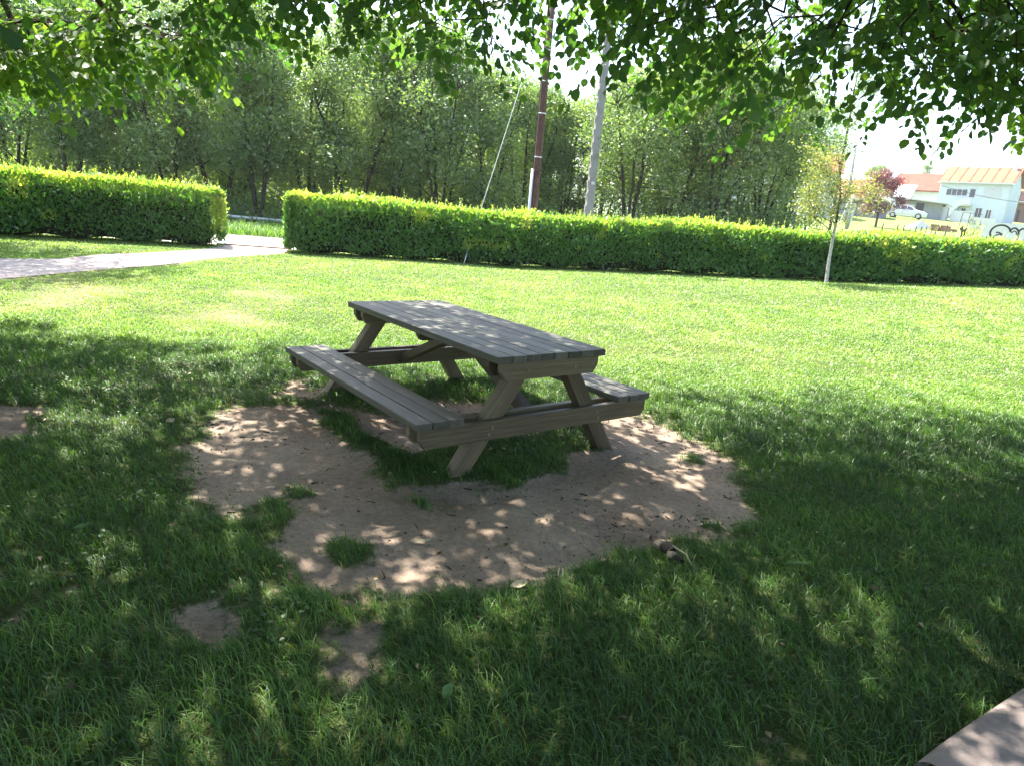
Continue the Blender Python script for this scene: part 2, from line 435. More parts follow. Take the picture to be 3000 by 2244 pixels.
dpath = smooth(.35, .05, np.minimum(poly_sd(xx, yy, pathpoly), poly_sd(xx, yy, roadpoly))) * .5
me = mesh_np('ground', np.stack([xx, yy, Z], 1), [q], extra=dict(dirt=np.maximum(dm, dpath), sparse=sm, far=smooth(18, 26, yy)), smooth_sh=True)
tag(link('ground', me, [M['ground']]), 'lawn with a bare worn earth patch under the picnic table', 'ground', kind='structure')
def ground_z(x, y):
    x = np.asarray(x, float); y = np.asarray(y, float)
    d = dirt_mask(x, y); nf = smooth(14, 9, y) * smooth(12, 8, np.abs(x))
    return H(x, y) - .035 * d * nf + nf * ((fbm(x, y, 1.3, 3, 40) - .5) * .05 + d * ((fbm(x, y, 7, 3, 44) - .5) * .045 + (fbm(x, y, 2.4, 2, 46) - .5) * .04))

def strip(name, A, B, n, k, lift, mat, label, kind='structure', cat=None):
    A = resample(A, n); B = resample(B, n)
    t = np.linspace(0, 1, k)[None, :, None]
    P = A[:, None] * (1 - t) + B[:, None] * t
    P = P.reshape(-1, 2); z = H(P[:, 0], P[:, 1]) + lift
    V = np.column_stack([P, z]); i = np.arange(n * k).reshape(n, k)
    top = np.stack([i[:-1, :-1], i[1:, :-1], i[1:, 1:], i[:-1, 1:]], -1).reshape(-1, 4)
    nv = n * k
    W = V.copy(); W[:, 2] -= lift + .15
    rim = np.concatenate([i[:, 0], i[-1, 1:], i[::-1, -1][1:], i[0, ::-1][1:-1]])
    side = np.stack([rim, np.roll(rim, -1), np.roll(rim, -1) + nv, rim + nv], -1)
    me = mesh_np(name, np.vstack([V, W]), [top, side])
    return tag(link(name, me, [mat]), label, cat or name, kind=kind)
strip('path', smooth_line(PU, 40, 3), smooth_line(PL, 40, 3), 40, 8, .014, M['path'], 'pale pinkish footpath curving to the gap between the hedges')
strip('road', ROAD0, ROAD1, 90, 6, .010, M['road'], 'pale concrete road running behind the hedges')
# upstand between path and road in the gap, and the pale rail beyond the verge
gapA, gapB = offs(front_s, 1.30), offs(front_s, 1.36)
sel = (front_s[:, 0] > LB[-1][0] - .6) & (front_s[:, 0] < HB[0][0] + .6)
if sel.sum() >= 2:
    strip('kerb', gapA[sel], gapB[sel], 12, 2, .05, M['kerb'], 'low kerb stone line between footpath and road in the hedge gap')

# kerbed pavement, bottom right corner
kb = smooth_line(np.array(KERB), 30, 4)
pb = MB()
prof = [(0.0, -.12), (0.0, .030), (.012, .052), (.035, .068), (.07, .076), (.14, .080)]
rows = []
for o, z in prof: rows.append(np.column_stack([offs(kb, -o), np.full(len(kb), z)]))
rows.append(np.column_stack([offs(kb, -2.5), np.full(len(kb), .085)]))
rows.append(np.column_stack([offs(kb, -6.0), np.full(len(kb), .09)]))
Vk = np.concatenate(rows); n = len(kb); i = np.arange(len(rows) * n).reshape(len(rows), n)
fk = np.stack([i[:-1, :-1], i[1:, :-1], i[1:, 1:], i[:-1, 1:]], -1).reshape(-1, 4)
tag(link('pavement', mesh_np('pavement', Vk, [fk], smooth_sh=True), [M['kerb']]), 'rough concrete pavement slab with rounded edge beside the grass', 'pavement', kind='structure')

# ------------------------------------------------------------------ grass blades (uncountable: one object)
def blades():
    P = []; 
    for y0, y1, dens in ((.9, 4, 5200), (4, 8, 3300), (8, 13, 1500), (13, 21.5, 620)):
        xm = .92 * y1 + 1.6; n = int(dens * (y1 - y0) * 2 * xm)
        x = rng.uniform(-xm, xm, n); y = rng.uniform(y0, y1, n)
        k = np.abs(x) < .92 * y + 1.6
        P.append(np.stack([x[k], y[k]], 1))
    P = np.concatenate(P); x, y = P.T
    d = dirt_mask(x, y); sp = sparse_mask(x, y)
    clump = fbm(x, y, 5, 2, 60)
    keep = rng.random(len(x)) > np.clip(d * 1.35 - .10 + (clump < .38) * .25 * (d > .02), 0, .985 + .015 * (clump < .62)) + sp * .34
    ex = np.minimum(poly_sd(x, y, pathpoly), poly_sd(x, y, roadpoly)) + (fbm(x, y, 4, 2, 70) - .5) * .16
    keep &= ex > .0
    keep &= poly_sd(x, y, kerbpoly) > -.015
    x, y = x[keep], y[keep]; d = d[keep]; sp = sp[keep]
    # taller verge beyond the road, seen through the gap
    n = 16000; vx = rng.uniform(-20, 1, n); c = np.interp(vx, ROAD1[:, 0], ROAD1[:, 1]); vy = c + rng.uniform(.05, 6.5, n)
    nb = len(x)
    x = np.concatenate([x, vx]); y = np.concatenate([y, vy]); d = np.concatenate([d, np.zeros(n)]); sp = np.concatenate([sp, np.zeros(n)])
    N = len(x); verge = np.arange(N) >= nb
    dist = np.hypot(x, y)
    z = np.where(y < 14, ground_z(x, y), H(x, y)) - .004
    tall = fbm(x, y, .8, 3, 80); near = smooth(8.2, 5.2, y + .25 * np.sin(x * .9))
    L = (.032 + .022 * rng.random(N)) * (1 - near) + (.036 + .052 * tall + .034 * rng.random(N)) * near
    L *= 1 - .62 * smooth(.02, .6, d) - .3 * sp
    L = np.where(verge, .28 + .2 * rng.random(N), L)
    wdt = np.maximum(.0042, .00105 * dist) * rng.uniform(.7, 1.3, N)
    az = rng.uniform(0, 2 * np.pi, N)
    lean = rng.uniform(.15, .95, N)
    bx = np.cos(az) * lean - .35 * near; by = np.sin(az) * lean + .12 * near
    dr = np.stack([bx, by, np.ones(N)], 1); dr /= np.linalg.norm(dr, axis=1)[:, None]
    side = np.stack([-np.sin(az + rng.normal(0, .6, N)), np.cos(az), np.zeros(N)], 1); side /= np.linalg.norm(side, axis=1)[:, None]
    base = np.stack([x, y, z], 1)
    mid = base + dr * (L * .55)[:, None]
    tipd = dr + np.stack([bx * .9, by * .9, -rng.uniform(.25, .9, N)], 1); tipd /= np.linalg.norm(tipd, axis=1)[:, None]
    tip = mid + tipd * (L * .55)[:, None]
    w = side * wdt[:, None] * .5
    V = np.stack([base - w, base + w, mid + w * .8, mid - w * .8, tip], 1).reshape(-1, 3)
    i = np.arange(N)[:, None] * 5
    q4 = i + np.array([0, 1, 2, 3]); t3 = i + np.array([3, 2, 4])
    big = fbm(x, y, .55, 3, 90); mid_n = fbm(x, y, 3.2, 2, 95)
    tint = .30 + .36 * (big - .5) + .42 * (mid_n - .5) + rng.normal(0, .09, N) + .45 * (1 - near) + .16 * sp + .22 * d  # blades beyond the near turf tinted paler, brightening the sunlit lawn by colour
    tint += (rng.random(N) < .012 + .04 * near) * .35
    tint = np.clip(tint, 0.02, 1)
    tint = np.where(verge, np.clip(.5 + rng.normal(0, .12, N), 0, 1), tint)
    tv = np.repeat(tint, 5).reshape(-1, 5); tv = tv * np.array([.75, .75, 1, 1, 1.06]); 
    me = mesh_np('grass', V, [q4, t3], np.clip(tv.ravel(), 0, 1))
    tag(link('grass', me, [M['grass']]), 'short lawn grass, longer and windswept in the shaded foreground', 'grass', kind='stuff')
blades()

# ------------------------------------------------------------------ leaf and branch tools
def nrm(a): return a / np.maximum(np.linalg.norm(a, axis=-1, keepdims=True), 1e-9)
def frames(ax, nor):
    x = nrm(ax); z = nrm(nor - (nor * x).sum(-1, keepdims=True) * x); y = np.cross(z, x)
    return np.stack([x, y, z], -1)
ROUND_V = np.array([(0, 0, 0), (.52, 0, -.05), (1.06, 0, -.10), (.06, .24, .05), (.40, .47, .13), (.80, .33, .02), (.08, -.27, .06), (.44, -.44, .10), (.78, -.36, .05)])
ROUND_F = np.array([(0, 1, 4, 3), (1, 2, 5, 4), (0, 6, 7, 1), (1, 7, 8, 2)])
OVAL_V = np.array([(0, 0, 0), (.45, .24, .05), (1, 0, -.06), (.45, -.24, .05)])
OVAL_F = np.array([(0, 3, 2, 1)])
FOLD_V = np.array([(0, 0, 0), (.5, 0, -.04), (1, 0, -.08), (.42, .24, .07), (.42, -.24, .07)])
FOLD_F = np.array([(0, 1, 3), (1, 2, 3), (0, 4, 1), (1, 4, 2)])
def stamp(tv, tf, P, Rm, s):
    V = np.einsum('nij,kj->nki', Rm, tv) * s[:, None, None] + P[:, None]
    Fc = tf[None] + (np.arange(len(P)) * len(tv))[:, None, None]
    return V.reshape(-1, 3), Fc.reshape(-1, tf.shape[1])
def segs(A, B, ra, rb, k=5):
    """one tapered tube per edge, vectorised"""
    t = nrm(B - A); ref = np.where(np.abs(t[:, 2:3]) < .9, np.array([[0, 0, 1.]]), np.array([[1., 0, 0]]))
    u = nrm(np.cross(t, ref)); w = np.cross(t, u)
    an = np.arange(k) * 2 * np.pi / k
    ring = u[:, None] * np.cos(an)[None, :, None] + w[:, None] * np.sin(an)[None, :, None]
    A2 = A - t * (ra * .35)[:, None]
    V = np.concatenate([A2[:, None] + ring * ra[:, None, None], B[:, None] + ring * rb[:, None, None]], 1).reshape(-1, 3)
    j = np.arange(k)
    f = np.stack([j, (j + 1) % k, (j + 1) % k + k, j + k], 1)
    return V, (f[None] + (np.arange(len(A)) * 2 * k)[:, None, None]).reshape(-1, 4)
def grow(seed, par, pts, w=.3, order=None, zpen=0.):
    """joins every point to the tree that already stands: nearest node, with a cost for detours"""
    n0 = len(seed); n = n0 + len(pts)
    pos = np.zeros((n, 3)); pos[:n0] = seed; pa = np.full(n, -1); pa[:n0] = par
    pl = np.zeros(n)
    for i in range(1, n0):
        if pa[i] >= 0: pl[i] = pl[pa[i]] + np.linalg.norm(pos[i] - pos[pa[i]]) * .55
    if order is None:
        dd = np.min(np.linalg.norm(pts[:, None] - np.asarray(seed)[None], axis=2), 1) if len(pts) * n0 < 4e6 else np.linalg.norm(pts - seed[-1], axis=1)
        order = np.argsort(dd)
    for c, i in enumerate(order):
        p = pts[i]; k = n0 + c
        df = pos[:k] - p
        cost = np.sqrt((df ** 2).sum(1)) + w * pl[:k] + zpen * np.maximum(df[:, 2], 0)
        j = int(np.argmin(cost)); pos[k] = p; pa[k] = j; pl[k] = pl[j] + np.linalg.norm(p - pos[j])
    return pos, pa
def radii(pos, pa, r0, ex=.5, tip=None):
    n = len(pos); cnt = np.ones(n)
    for i in range(n - 1, 0, -1):
        if pa[i] >= 0: cnt[pa[i]] += cnt[i]
    return r0 * cnt ** ex

# ------------------------------------------------------------------ trees of the belt
def make_tree_meshes(name, seed, height, spread, stems, npts, leaf, per, lmat, sig=.3, lowest=.22, r0=.006, droop=.2, shape='oval', bark='barkdark', clump=1.0, lean=0.0, tmp=None):
    g = np.random.default_rng(seed)
    seeds = [np.zeros(3)]; par = [-1]
    for s in range(stems):
        a = 2 * np.pi * s / stems + g.uniform(0, .8); tilt = g.uniform(.03, .22) if stems > 1 else g.uniform(0, .05)
        h = height * g.uniform(.72, .95); prev = 0; p = np.zeros(3)
        nst = 9
        off = np.array([math.cos(a), math.sin(a), 0]) * (.12 if stems > 1 else 0)
        for k in range(1, nst + 1):
            t = k / nst
            p = off + np.array([math.cos(a) * tilt * h * t * (1 + .5 * t) + lean * h * t * t, math.sin(a) * tilt * h * t * (1 + .5 * t), h * t]) + np.append(g.normal(0, .05, 2) * t * height * .12, 0)
            seeds.append(p.copy()); par.append(prev); prev = len(seeds) - 1
    # crown points gathered in clumps so that gaps stay between them
    nc = max(8, int(npts / 11)); C = []
    while len(C) < nc:
        t = g.random() ** .8; z = height * (lowest + (1.0 - lowest) * t)
        if shape == 'oval': rr = spread * math.sqrt(max(0.03, math.sin(math.pi * min(1, .12 + .86 * t))))
        elif shape == 'column': rr = spread * (1 - .55 * t)
        else: rr = spread * (.55 + .6 * t) * math.sqrt(max(.02, 1 - t ** 5))
        a = g.uniform(0, 2 * np.pi); q = math.sqrt(g.uniform(.05, 1)) * rr * g.uniform(.8, 1.12)
        C.append((q * math.cos(a) + lean * height * t * t, q * math.sin(a), z))
    C = np.array(C); pts = C[g.integers(0, nc, npts)] + g.normal(0, 1, (npts, 3)) * np.array([.34, .34, .26]) * clump * height / 9
    pts = pts[pts[:, 2] > height * lowest * .75]
    pos, pa = grow(np.array(seeds), par, pts, .35, zpen=.6)
    n0 = len(seeds)
    r = radii(pos, pa, r0, .47)
    e = np.arange(1, len(pos)); A = pos[pa[e]]; B = pos[e]
    ra = np.minimum(r[pa[e]], r[e] * 1.5); ra[: n0 - 1] = r[pa[e[: n0 - 1]]]; 
    if stems > 1:
        for i in e[: n0 - 1]:
            if pa[i] == 0: ra[i - 1] = r[i] * 1.15
    V, Fq = segs(A, B, ra, r[e], 6)
    wood = mesh_np(name + '_trunk', V, [Fq], smooth_sh=True)
    LP = pos[n0:]; base = np.repeat(LP, per, 0); dirv = np.repeat(nrm(LP - pos[pa[n0:]]), per, 0)
    N = len(base)
    P = base - dirv * g.uniform(0, .35, (N, 1)) + g.normal(0, sig, (N, 3)) * np.array([1, 1, .75])
    ax = nrm(dirv * .5 + g.normal(0, .8, (N, 3)) + np.array([0, 0, -droop])); nor = g.normal(0, .7, (N, 3)) + np.array([0, 0, .8])
    s = leaf * g.uniform(.65, 1.25, N)
    tv = OVAL_V if tmp is None else tmp
    LV, LF = stamp(tv, OVAL_F, P, frames(ax, nor), s)
    tone = np.repeat(np.clip(.5 + g.normal(0, .14, len(LP)) + .9 * (fbm(LP[:, 0] + LP[:, 1], LP[:, 2], .7, 2, seed) - .5), 0, 1), per)
    tint = np.clip(tone + g.normal(0, .14, N), 0, 1)
    crown = mesh_np(name + '_crown', LV, [LF], np.repeat(tint, len(tv)))
    wood.materials.append(M[bark]); crown.materials.append(M[lmat])
    return wood, crown
def put_tree(name, meshes, loc, rz, sc, label, group=None, cat='tree'):
    o = empty(name, loc, rz, label, cat, group); o.scale = sc
    for nm, me in (('trunk', meshes[0]), ('crown', meshes[1])):
        c = bpy.data.objects.new(nm, me); COL.objects.link(c); c.parent = o
    return o
TW = [make_tree_meshes('willow', 11, 9.0, 2.4, 3, 700, .17, 27, 'belt', .34, .20),
      make_tree_meshes('willow', 12, 9.6, 2.6, 2, 720, .17, 27, 'belt', .34, .24),
      make_tree_meshes('willow', 13, 8.6, 2.7, 4, 720, .17, 27, 'beltdark', .36, .18),
      make_tree_meshes('willow', 14, 9.4, 2.3, 2, 640, .17, 27, 'beltdark', .34, .25),
      make_tree_meshes('willow', 15, 8.2, 3.1, 5, 800, .16, 27, 'belt', .36, .10, shape='vase')]
BELT = [  # px, distance, mesh, scale, label
    (-190, 31, 0, 1.0, 'dark willow at the far left behind the long hedge, partly cut by the frame'),
    (40, 33, 2, 1.0, 'leafy grey green tree above the left end of the left hedge'),
    (215, 31, 3, 1.0, 'narrow dark tree rising behind the middle of the left hedge'),
    (345, 34, 1, 1.05, 'tall pale topped willow behind the right half of the left hedge'),
    (500, 32, 0, 1.02, 'silvery willow directly behind the right end of the left hedge'),
    (640, 33, 1, 1.05, 'tree with a thick dark trunk at the left side of the hedge gap'),
    (760, 31.5, 3, .98, 'slim dark stemmed tree standing in the middle of the hedge gap'),
    (900, 34, 0, .95, 'willow with bare slender stems in front of the half hidden red roof'),
    (1030, 32, 1, 1.0, 'silvery crowned tree just right of the half hidden red roof'),
    (1160, 33.5, 3, .95, 'slender dark tree left of the guy wire top'),
    (1290, 32, 2, .98, 'bushy dark green tree crossed by the guy wire'),
    (1420, 33, 0, .92, 'grey green tree between guy wire and brown pole'),
    (1530, 35, 2, .86, 'dark tree directly behind the brown wooden pole'),
    (1650, 36, 4, .80, 'low rounded tree between the brown and the grey pole'),
    (1840, 31, 4, .92, 'big round willow right of the grey pole'),
    (1960, 34, 0, .95, 'upright pale willow behind the round one right of the grey pole'),
    (2080, 31, 4, .98, 'broad willow in front of the long red roofed building'),
    (1598, 39, 2, .80, 'dark green tree behind the gap between the two poles'),
    (1752, 37, 2, .86, 'full green tree filling the space just right of the grey pole'),
    (1905, 38, 2, .96, 'dense green tree behind and between the two right hand willows'),
    (2030, 38, 4, 1.05, 'wide low crowned tree in front of the white wall of the long building'),
    (2150, 37, 2, .90, 'dense green tree covering the red roof end of the long building'),
    (2290, 35.5, 4, .74, 'low bushy willow at the right end of the tree belt'),
    (2215, 32, 4, .90, 'spreading willow with slanting bare branches left of the sapling'),
]
for k, (px, Yd, mi, sc, lab) in enumerate(BELT):
    p = at(px, 640 + (px - 1500) * .09, Yd); z = float(H(p[0], p[1])) - .05
    put_tree('willow_tree', TW[mi], (p[0], p[1], z), k * 1.9, (sc, sc, sc * (1 + .05 * math.sin(k * 2.1))), lab, 'trees of the belt behind the hedges')
for k in range(17):
    px = -300 + k * 118 + (k % 3) * 23; Yd = 38.5 + (k % 4) * 1.3
    if px > 1560: break
    p = at(px, 640, Yd)
    sc = .84 + .08 * ((k * 7) % 3)
    put_tree('willow_tree', TW[(k * 3 + 2) % 4], (p[0], p[1], float(H(p[0], p[1])) - .05), k * 2.7, (sc * 1.1, sc * 1.1, sc),
             'tree in the back row of the belt, seen only between the front crowns', 'back row trees of the belt')
SH = [make_tree_meshes('shrub', 51, 4.4, 2.6, 5, 420, .24, 34, 'beltdark', .42, .04, shape='vase'), make_tree_meshes('shrub', 52, 3.8, 2.8, 4, 420, .24, 34, 'belt', .42, .04, shape='vase')]
for k in range(14):
    px = -420 + k * 150; Yd = 46 + (k % 3) * 2.0
    p = at(px, 640, Yd); sc = 1.0 + .16 * ((k * 5) % 4)
    put_tree('tall_shrub', SH[k % 2], (p[0], p[1], float(H(p[0], p[1])) - .1), k * 1.3, (sc * 1.15, sc * 1.15, sc), 'leafy tall shrub closing the view between the trunks behind the belt trees', 'tall shrubs behind the belt', 'shrub')
# undergrowth at the feet of the belt
def undergrowth():
    g = np.random.default_rng(5); P = []
    n = 1500; px = g.uniform(-400, 2330, n); Yd = g.uniform(30.5, 42, n)
    c = np.array([at(a, 660, b) for a, b in zip(px, Yd)])
    c[:, 2] = H(c[:, 0], c[:, 1])
    hgt = (.45 + 2.2 * fbm(c[:, 0], c[:, 1], .35, 3, 7)) * smooth(29.8, 33, Yd) + .1
    per = 60
    N = n * per; b = np.repeat(c, per, 0); hh = np.repeat(hgt, per)
    Pp = b + np.stack([g.normal(0, .55, N), g.normal(0, .45, N), g.random(N) * hh], 1)
    ax = g.normal(0, 1, (N, 3)); nor = g.normal(0, .6, (N, 3)) + np.array([0, 0, 1])
    V, Fc = stamp(OVAL_V, OVAL_F, Pp, frames(ax, nor), g.uniform(.10, .24, N))
    tint = np.repeat(np.clip(.35 + g.normal(0, .2, n), 0, 1), per) + g.normal(0, .12, N)
    tag(link('undergrowth', mesh_np('undergrowth', V, [Fc], np.repeat(np.clip(tint, 0, 1), 4)), [M['beltdark']]), 'dark undergrowth at the feet of the belt trees', 'undergrowth', kind='stuff')
undergrowth()

# ------------------------------------------------------------------ hedges
def hedge(name, line, height, depth, label, seed, caps=(True, True)):
    g = np.random.default_rng(seed); h0, h1 = height; height = 1.4
    line = smooth_line(line, 60, 2)
    seg = np.linalg.norm(np.diff(line, axis=0), axis=1); sl = np.concatenate([[0], np.cumsum(seg)]); Lh = sl[-1]
    tan = np.gradient(line, axis=0); tan /= np.linalg.norm(tan, axis=1)[:, None]
    def P(s, v, z):      # along, depth from the front, height
        x = np.interp(s, sl, line[:, 0]); y = np.interp(s, sl, line[:, 1]); tx = np.interp(s, sl, tan[:, 0]); ty = np.interp(s, sl, tan[:, 1])
        over = np.where(s < 0, s, np.where(s > Lh, s - Lh, 0))
        x = x + tx * over - ty * v; y = y + ty * over + tx * v
        return np.stack([x, y, H(x, y) + z * (h0 + (h1 - h0) * np.clip(s / Lh, 0, 1)) / height], 1), np.stack([-ty, tx], 1)
    root = empty(name, (*line[len(line) // 2], float(H(*line[len(line) // 2]))), 0, label, 'hedge')
    o0 = np.array(root.location)
    # leaves: points in a rounded box shell
    area = Lh * (height * 1.1 + depth + height * .6); n = int(area * 1150)
    s = g.uniform(-.1, Lh + .1, n); which = g.random(n)
    v = g.uniform(0, depth, n); z = g.uniform(.02, height, n)
    f_ = which < .46; t_ = (which >= .46) & (which < .80); b_ = which >= .80
    dep = np.abs(g.normal(0, .10, n))
    v = np.where(f_, dep, np.where(b_, depth - dep, v)); z = np.where(t_, height - dep * 1.1, z)
    # ends
    ends = g.random(n) < .06
    if caps[0] or caps[1]:
        c0 = np.where(g.random(n) < (.5 if caps[0] and caps[1] else 1.0 if caps[0] else 0.), 0., Lh)
        s = np.where(ends, c0 + np.where(c0 == 0, 1, -1) * dep, s); v = np.where(ends, g.uniform(0, depth, n), v); z = np.where(ends, g.uniform(.12, height, n), z)
    # surface lumps and rounded edges
    lump = (fbm(s, z * 1.4 + v * 1.1, 1.1, 3, seed) - .5)
    v = v + np.where(f_, -lump * .42, 0); z = z + np.where(t_, lump * .30, 0)
    rad = .28
    ez = np.clip((z - (height - rad)) / rad, 0, 1.3); ev = np.clip((rad - v) / rad, 0, 1.2)
    corner = (ez > 0) & (ev > 0) & (ez ** 2 + ev ** 2 > 1)
    sc = np.sqrt(ez ** 2 + ev ** 2) + 1e-6
    z = np.where(corner, height - rad + rad * ez / sc, z); v = np.where(corner, rad - rad * ev / sc, v)
    for cap, sgn in ((caps[0], 1), (caps[1], -1)):
        if cap:
            se = s if sgn == 1 else Lh - s
            es = np.clip((.45 - se) / .45, 0, 1.2)
            for arr in ('z', 'v'):
                ee = np.clip((z - (height - .4)) / .4, 0, 1.2) if arr == 'z' else np.clip((.4 - v) / .4, 0, 1.2)
                cr = (es > 0) & (ee > 0) & (es ** 2 + ee ** 2 > 1); q = np.sqrt(es ** 2 + ee ** 2) + 1e-6
                se = np.where(cr, .45 - .45 * es / q, se)
                if arr == 'z': z = np.where(cr, height - .4 + .4 * ee / q, z)
                else: v = np.where(cr, .4 - .4 * ee / q, v)
            s = se if sgn == 1 else Lh - se
    z *= 1 + .07 * (fbm(s, s * 0, .35, 3, seed + 3) - .5) * 2
    thin = (z < .48 * fbm(s, v * .3, 1.6, 3, seed + 5) - .10) & (g.random(n) < .85); keep = ~thin
    s, v, z, t_, f_ = s[keep], v[keep], z[keep], t_[keep], f_[keep]
    p, back = P(s, v, z); N = len(p)
    outn = np.zeros((N, 3)); outn[:, :2] = np.where((v < depth * .5)[:, None], -back, back); upn = np.array([0, 0, 1.])
    wz = smooth(height - .45, height - .05, z)[:, None]
    o = nrm(outn * (1 - wz) + upn * wz + g.normal(0, .25, (N, 3)))
    ax = nrm(upn * .75 + o * .7 + g.normal(0, .55, (N, 3))); nor = nrm(o * 1. + upn * .5 + g.normal(0, .5, (N, 3)))
    size = g.uniform(.06, .135, N); loose = g.random(N) < .07; p = p + o * (loose * g.uniform(.02, .13, N))[:, None]
    V, Fc = stamp(FOLD_V, FOLD_F, p, frames(ax, nor), size)
    young = smooth(height - .34, height + .02, z + g.normal(0, .10, N) + .16 * (fbm(s, z, 1.3, 2, seed + 8) - .5))
    flush = smooth(.70, .78, fbm(s, z, 1.9, 2, seed + 11)) * .5
    tint = np.clip(.26 + g.normal(0, .10, N) + .58 * young * g.uniform(.6, 1.1, N) + flush * (z > .4), 0, 1)
    # upright young shoots along the top
    ns = int(Lh * 26); ss = g.uniform(.1, Lh - .1, ns); sv = g.uniform(.05, depth - .1, ns)
    sh = (g.random(ns) ** 2) * .24 * (.5 + fbm(ss, sv, .8, 2, seed + 20)) + .03 + .16 * (g.random(ns) < .06)
    sb, _ = P(ss, sv, np.full(ns, height - .05) +   .07 * height * (fbm(ss, ss * 0, .35, 3, seed + 3) - .5) * 2)
    per = 8; nb = ns * per; tt = np.tile(np.linspace(.1, 1.1, per), ns)
    tiltv = np.repeat(g.normal(0, .18, (ns, 2)), per, 0)
    hh = np.repeat(sh, per)
    pp = np.repeat(sb, per, 0) + np.stack([tiltv[:, 0] * hh * tt, tiltv[:, 1] * hh * tt, hh * tt + .02], 1)
    a2 = g.uniform(0, 2 * np.pi, nb)
    ax2 = nrm(np.stack([np.cos(a2) * .8, np.sin(a2) * .8, .35 + tt * .6], 1)); nor2 = nrm(np.stack([-np.cos(a2) * .5, -np.sin(a2) * .5, np.ones(nb)], 1) + g.normal(0, .3, (nb, 3)))
    V2, F2 = stamp(FOLD_V, FOLD_F, pp, frames(ax2, nor2), g.uniform(.04, .07, nb) * (1.1 - .35 * tt))
    tint2 = np.clip(.78 + .18 * tt * g.random(nb) + g.normal(0, .07, nb), 0, 1)
    me = mesh_np('foliage', np.concatenate([V, V2]) - o0, [np.concatenate([Fc, F2 + len(V)])], np.concatenate([np.repeat(tint, 5), np.repeat(tint2, 5)]))
    link('foliage', me, [M['hedge']], root)
    # twiggy inside and stems
    ks = np.linspace(.35, Lh - .35, 90); vs = [.16, .20, depth - .20, depth - .16]; zs = [.07, height - .24, height - .24, .07]
    rows = [P(ks, np.full(90, a), np.full(90, b) + .03 * np.sin(ks * 5))[0] for a, b in zip(vs, zs)]
    Vc = np.concatenate(rows) - o0; i = np.arange(360).reshape(4, 90)
    fc = [np.stack([i[a, :-1], i[a, 1:], i[(a + 1) % 4, 1:], i[(a + 1) % 4, :-1]], -1) for a in range(4)]
    fc.append(np.array([[i[0, 0], i[1, 0], i[2, 0], i[3, 0]], [i[3, -1], i[2, -1], i[1, -1], i[0, -1]]]))
    nst = int(Lh * 9); ss = g.uniform(.15, Lh - .15, nst); sv = g.uniform(.12, depth - .15, nst)
    a, _ = P(ss, sv, np.full(nst, -.03)); b, _ = P(ss + g.normal(0, .08, nst), sv + g.normal(0, .08, nst), np.full(nst, .55))
    rr = g.uniform(.008, .018, nst); Vs, Fs = segs(a, b, rr, rr * .7, 5)
    link('inner_twigs', mesh_np('inner_twigs', np.concatenate([Vc, Vs - o0]), [np.concatenate(fc + [Fs + len(Vc)])]), [M['core']], root)
hedge('hedge', HB, (1.47, 1.05), 1.05, 'long clipped hedge with yellow green tips right of the path gap', 101, (True, False))
hedge('hedge', LB, (1.50, 1.42), 1.10, 'clipped hedge left of the gap, ending at the curving path', 202, (False, True))

# ------------------------------------------------------------------ shade tree overhead and the tree reaching in from the left
SUNH = np.array([-.62, .78]); ELEV = R(60); KS = 1 / math.tan(ELEV)       # shadow shift per metre of height
def spray(seed, L, nl, size):
    g = np.random.default_rng(seed)
    n = 7; t = np.linspace(0, 1, n)
    tw = np.stack([t * L, .06 * L * np.sin(t * 3 + g.uniform(0, 6)), -.16 * L * t * t], 1)
    lp = []; la = []; ln = []
    for k in range(nl):
        u = .12 + .88 * (k + .5) / nl; c = np.array([np.interp(u, t, tw[:, j]) for j in range(3)])
        sd = 1 if k % 2 else -1
        an = sd * g.uniform(.55, 1.25) if k < nl - 1 else 0
        ax = np.array([math.cos(an), math.sin(an), -g.uniform(.15, .75)])
        lp.append(c + nrm(ax) * .018 + g.normal(0, .012, 3)); la.append(ax); ln.append(np.array([g.normal(0, .42), g.normal(0, .42), 1]))
    V, Fc = stamp(ROUND_V, ROUND_F, np.array(lp), frames(np.array(la), np.array(ln)), size * g.uniform(.55, 1.2, nl))
    return tw, V, Fc
SPR = [spray(300 + k, .42 + .07 * (k % 4), 13 + (k % 5), .066) for k in range(9)]
def sprays(P, dirs, droop, g, scale=1.0, tbase=.45):
    """P: bases. returns leaf mesh arrays and twig tubes"""
    N = len(P)
    x = np.stack([np.cos(dirs) * np.cos(droop), np.sin(dirs) * np.cos(droop), -np.sin(droop)], 1)
    nor = np.stack([np.zeros(N), np.zeros(N), np.ones(N)], 1) + g.normal(0, .25, (N, 3))
    Rm = frames(x, nor); sc = g.uniform(.85, 1.15, N) * scale
    which = g.integers(0, len(SPR), N)
    VV, FF, TT, A, B, rA = [], [], [], [], [], []; off = 0
    for k, (tw, V, Fc) in enumerate(SPR):
        m_ = which == k
        if not m_.any(): continue
        v, f = stamp(V, Fc, P[m_], Rm[m_], sc[m_]); VV.append(v); FF.append(f + off); off += len(v)
        nl = len(V) // 9; tone = np.clip(tbase + g.normal(0, .15, m_.sum()), 0, 1)
        ti = np.clip(np.repeat(tone, nl) + g.normal(0, .15, m_.sum() * nl), 0, 1); TT.append(np.repeat(ti, 9))
        tp = np.einsum('nij,kj->nki', Rm[m_], tw) * sc[m_][:, None, None] + P[m_][:, None]
        A.append(tp[:, :-1].reshape(-1, 3)); B.append(tp[:, 1:].reshape(-1, 3)); rA.append(np.tile(np.linspace(.0032, .0012, len(tw) - 1), m_.sum()))
    A = np.concatenate(A); B = np.concatenate(B); rA = np.concatenate(rA)
    return np.concatenate(VV), np.concatenate(FF), np.concatenate(TT), A, B, rA
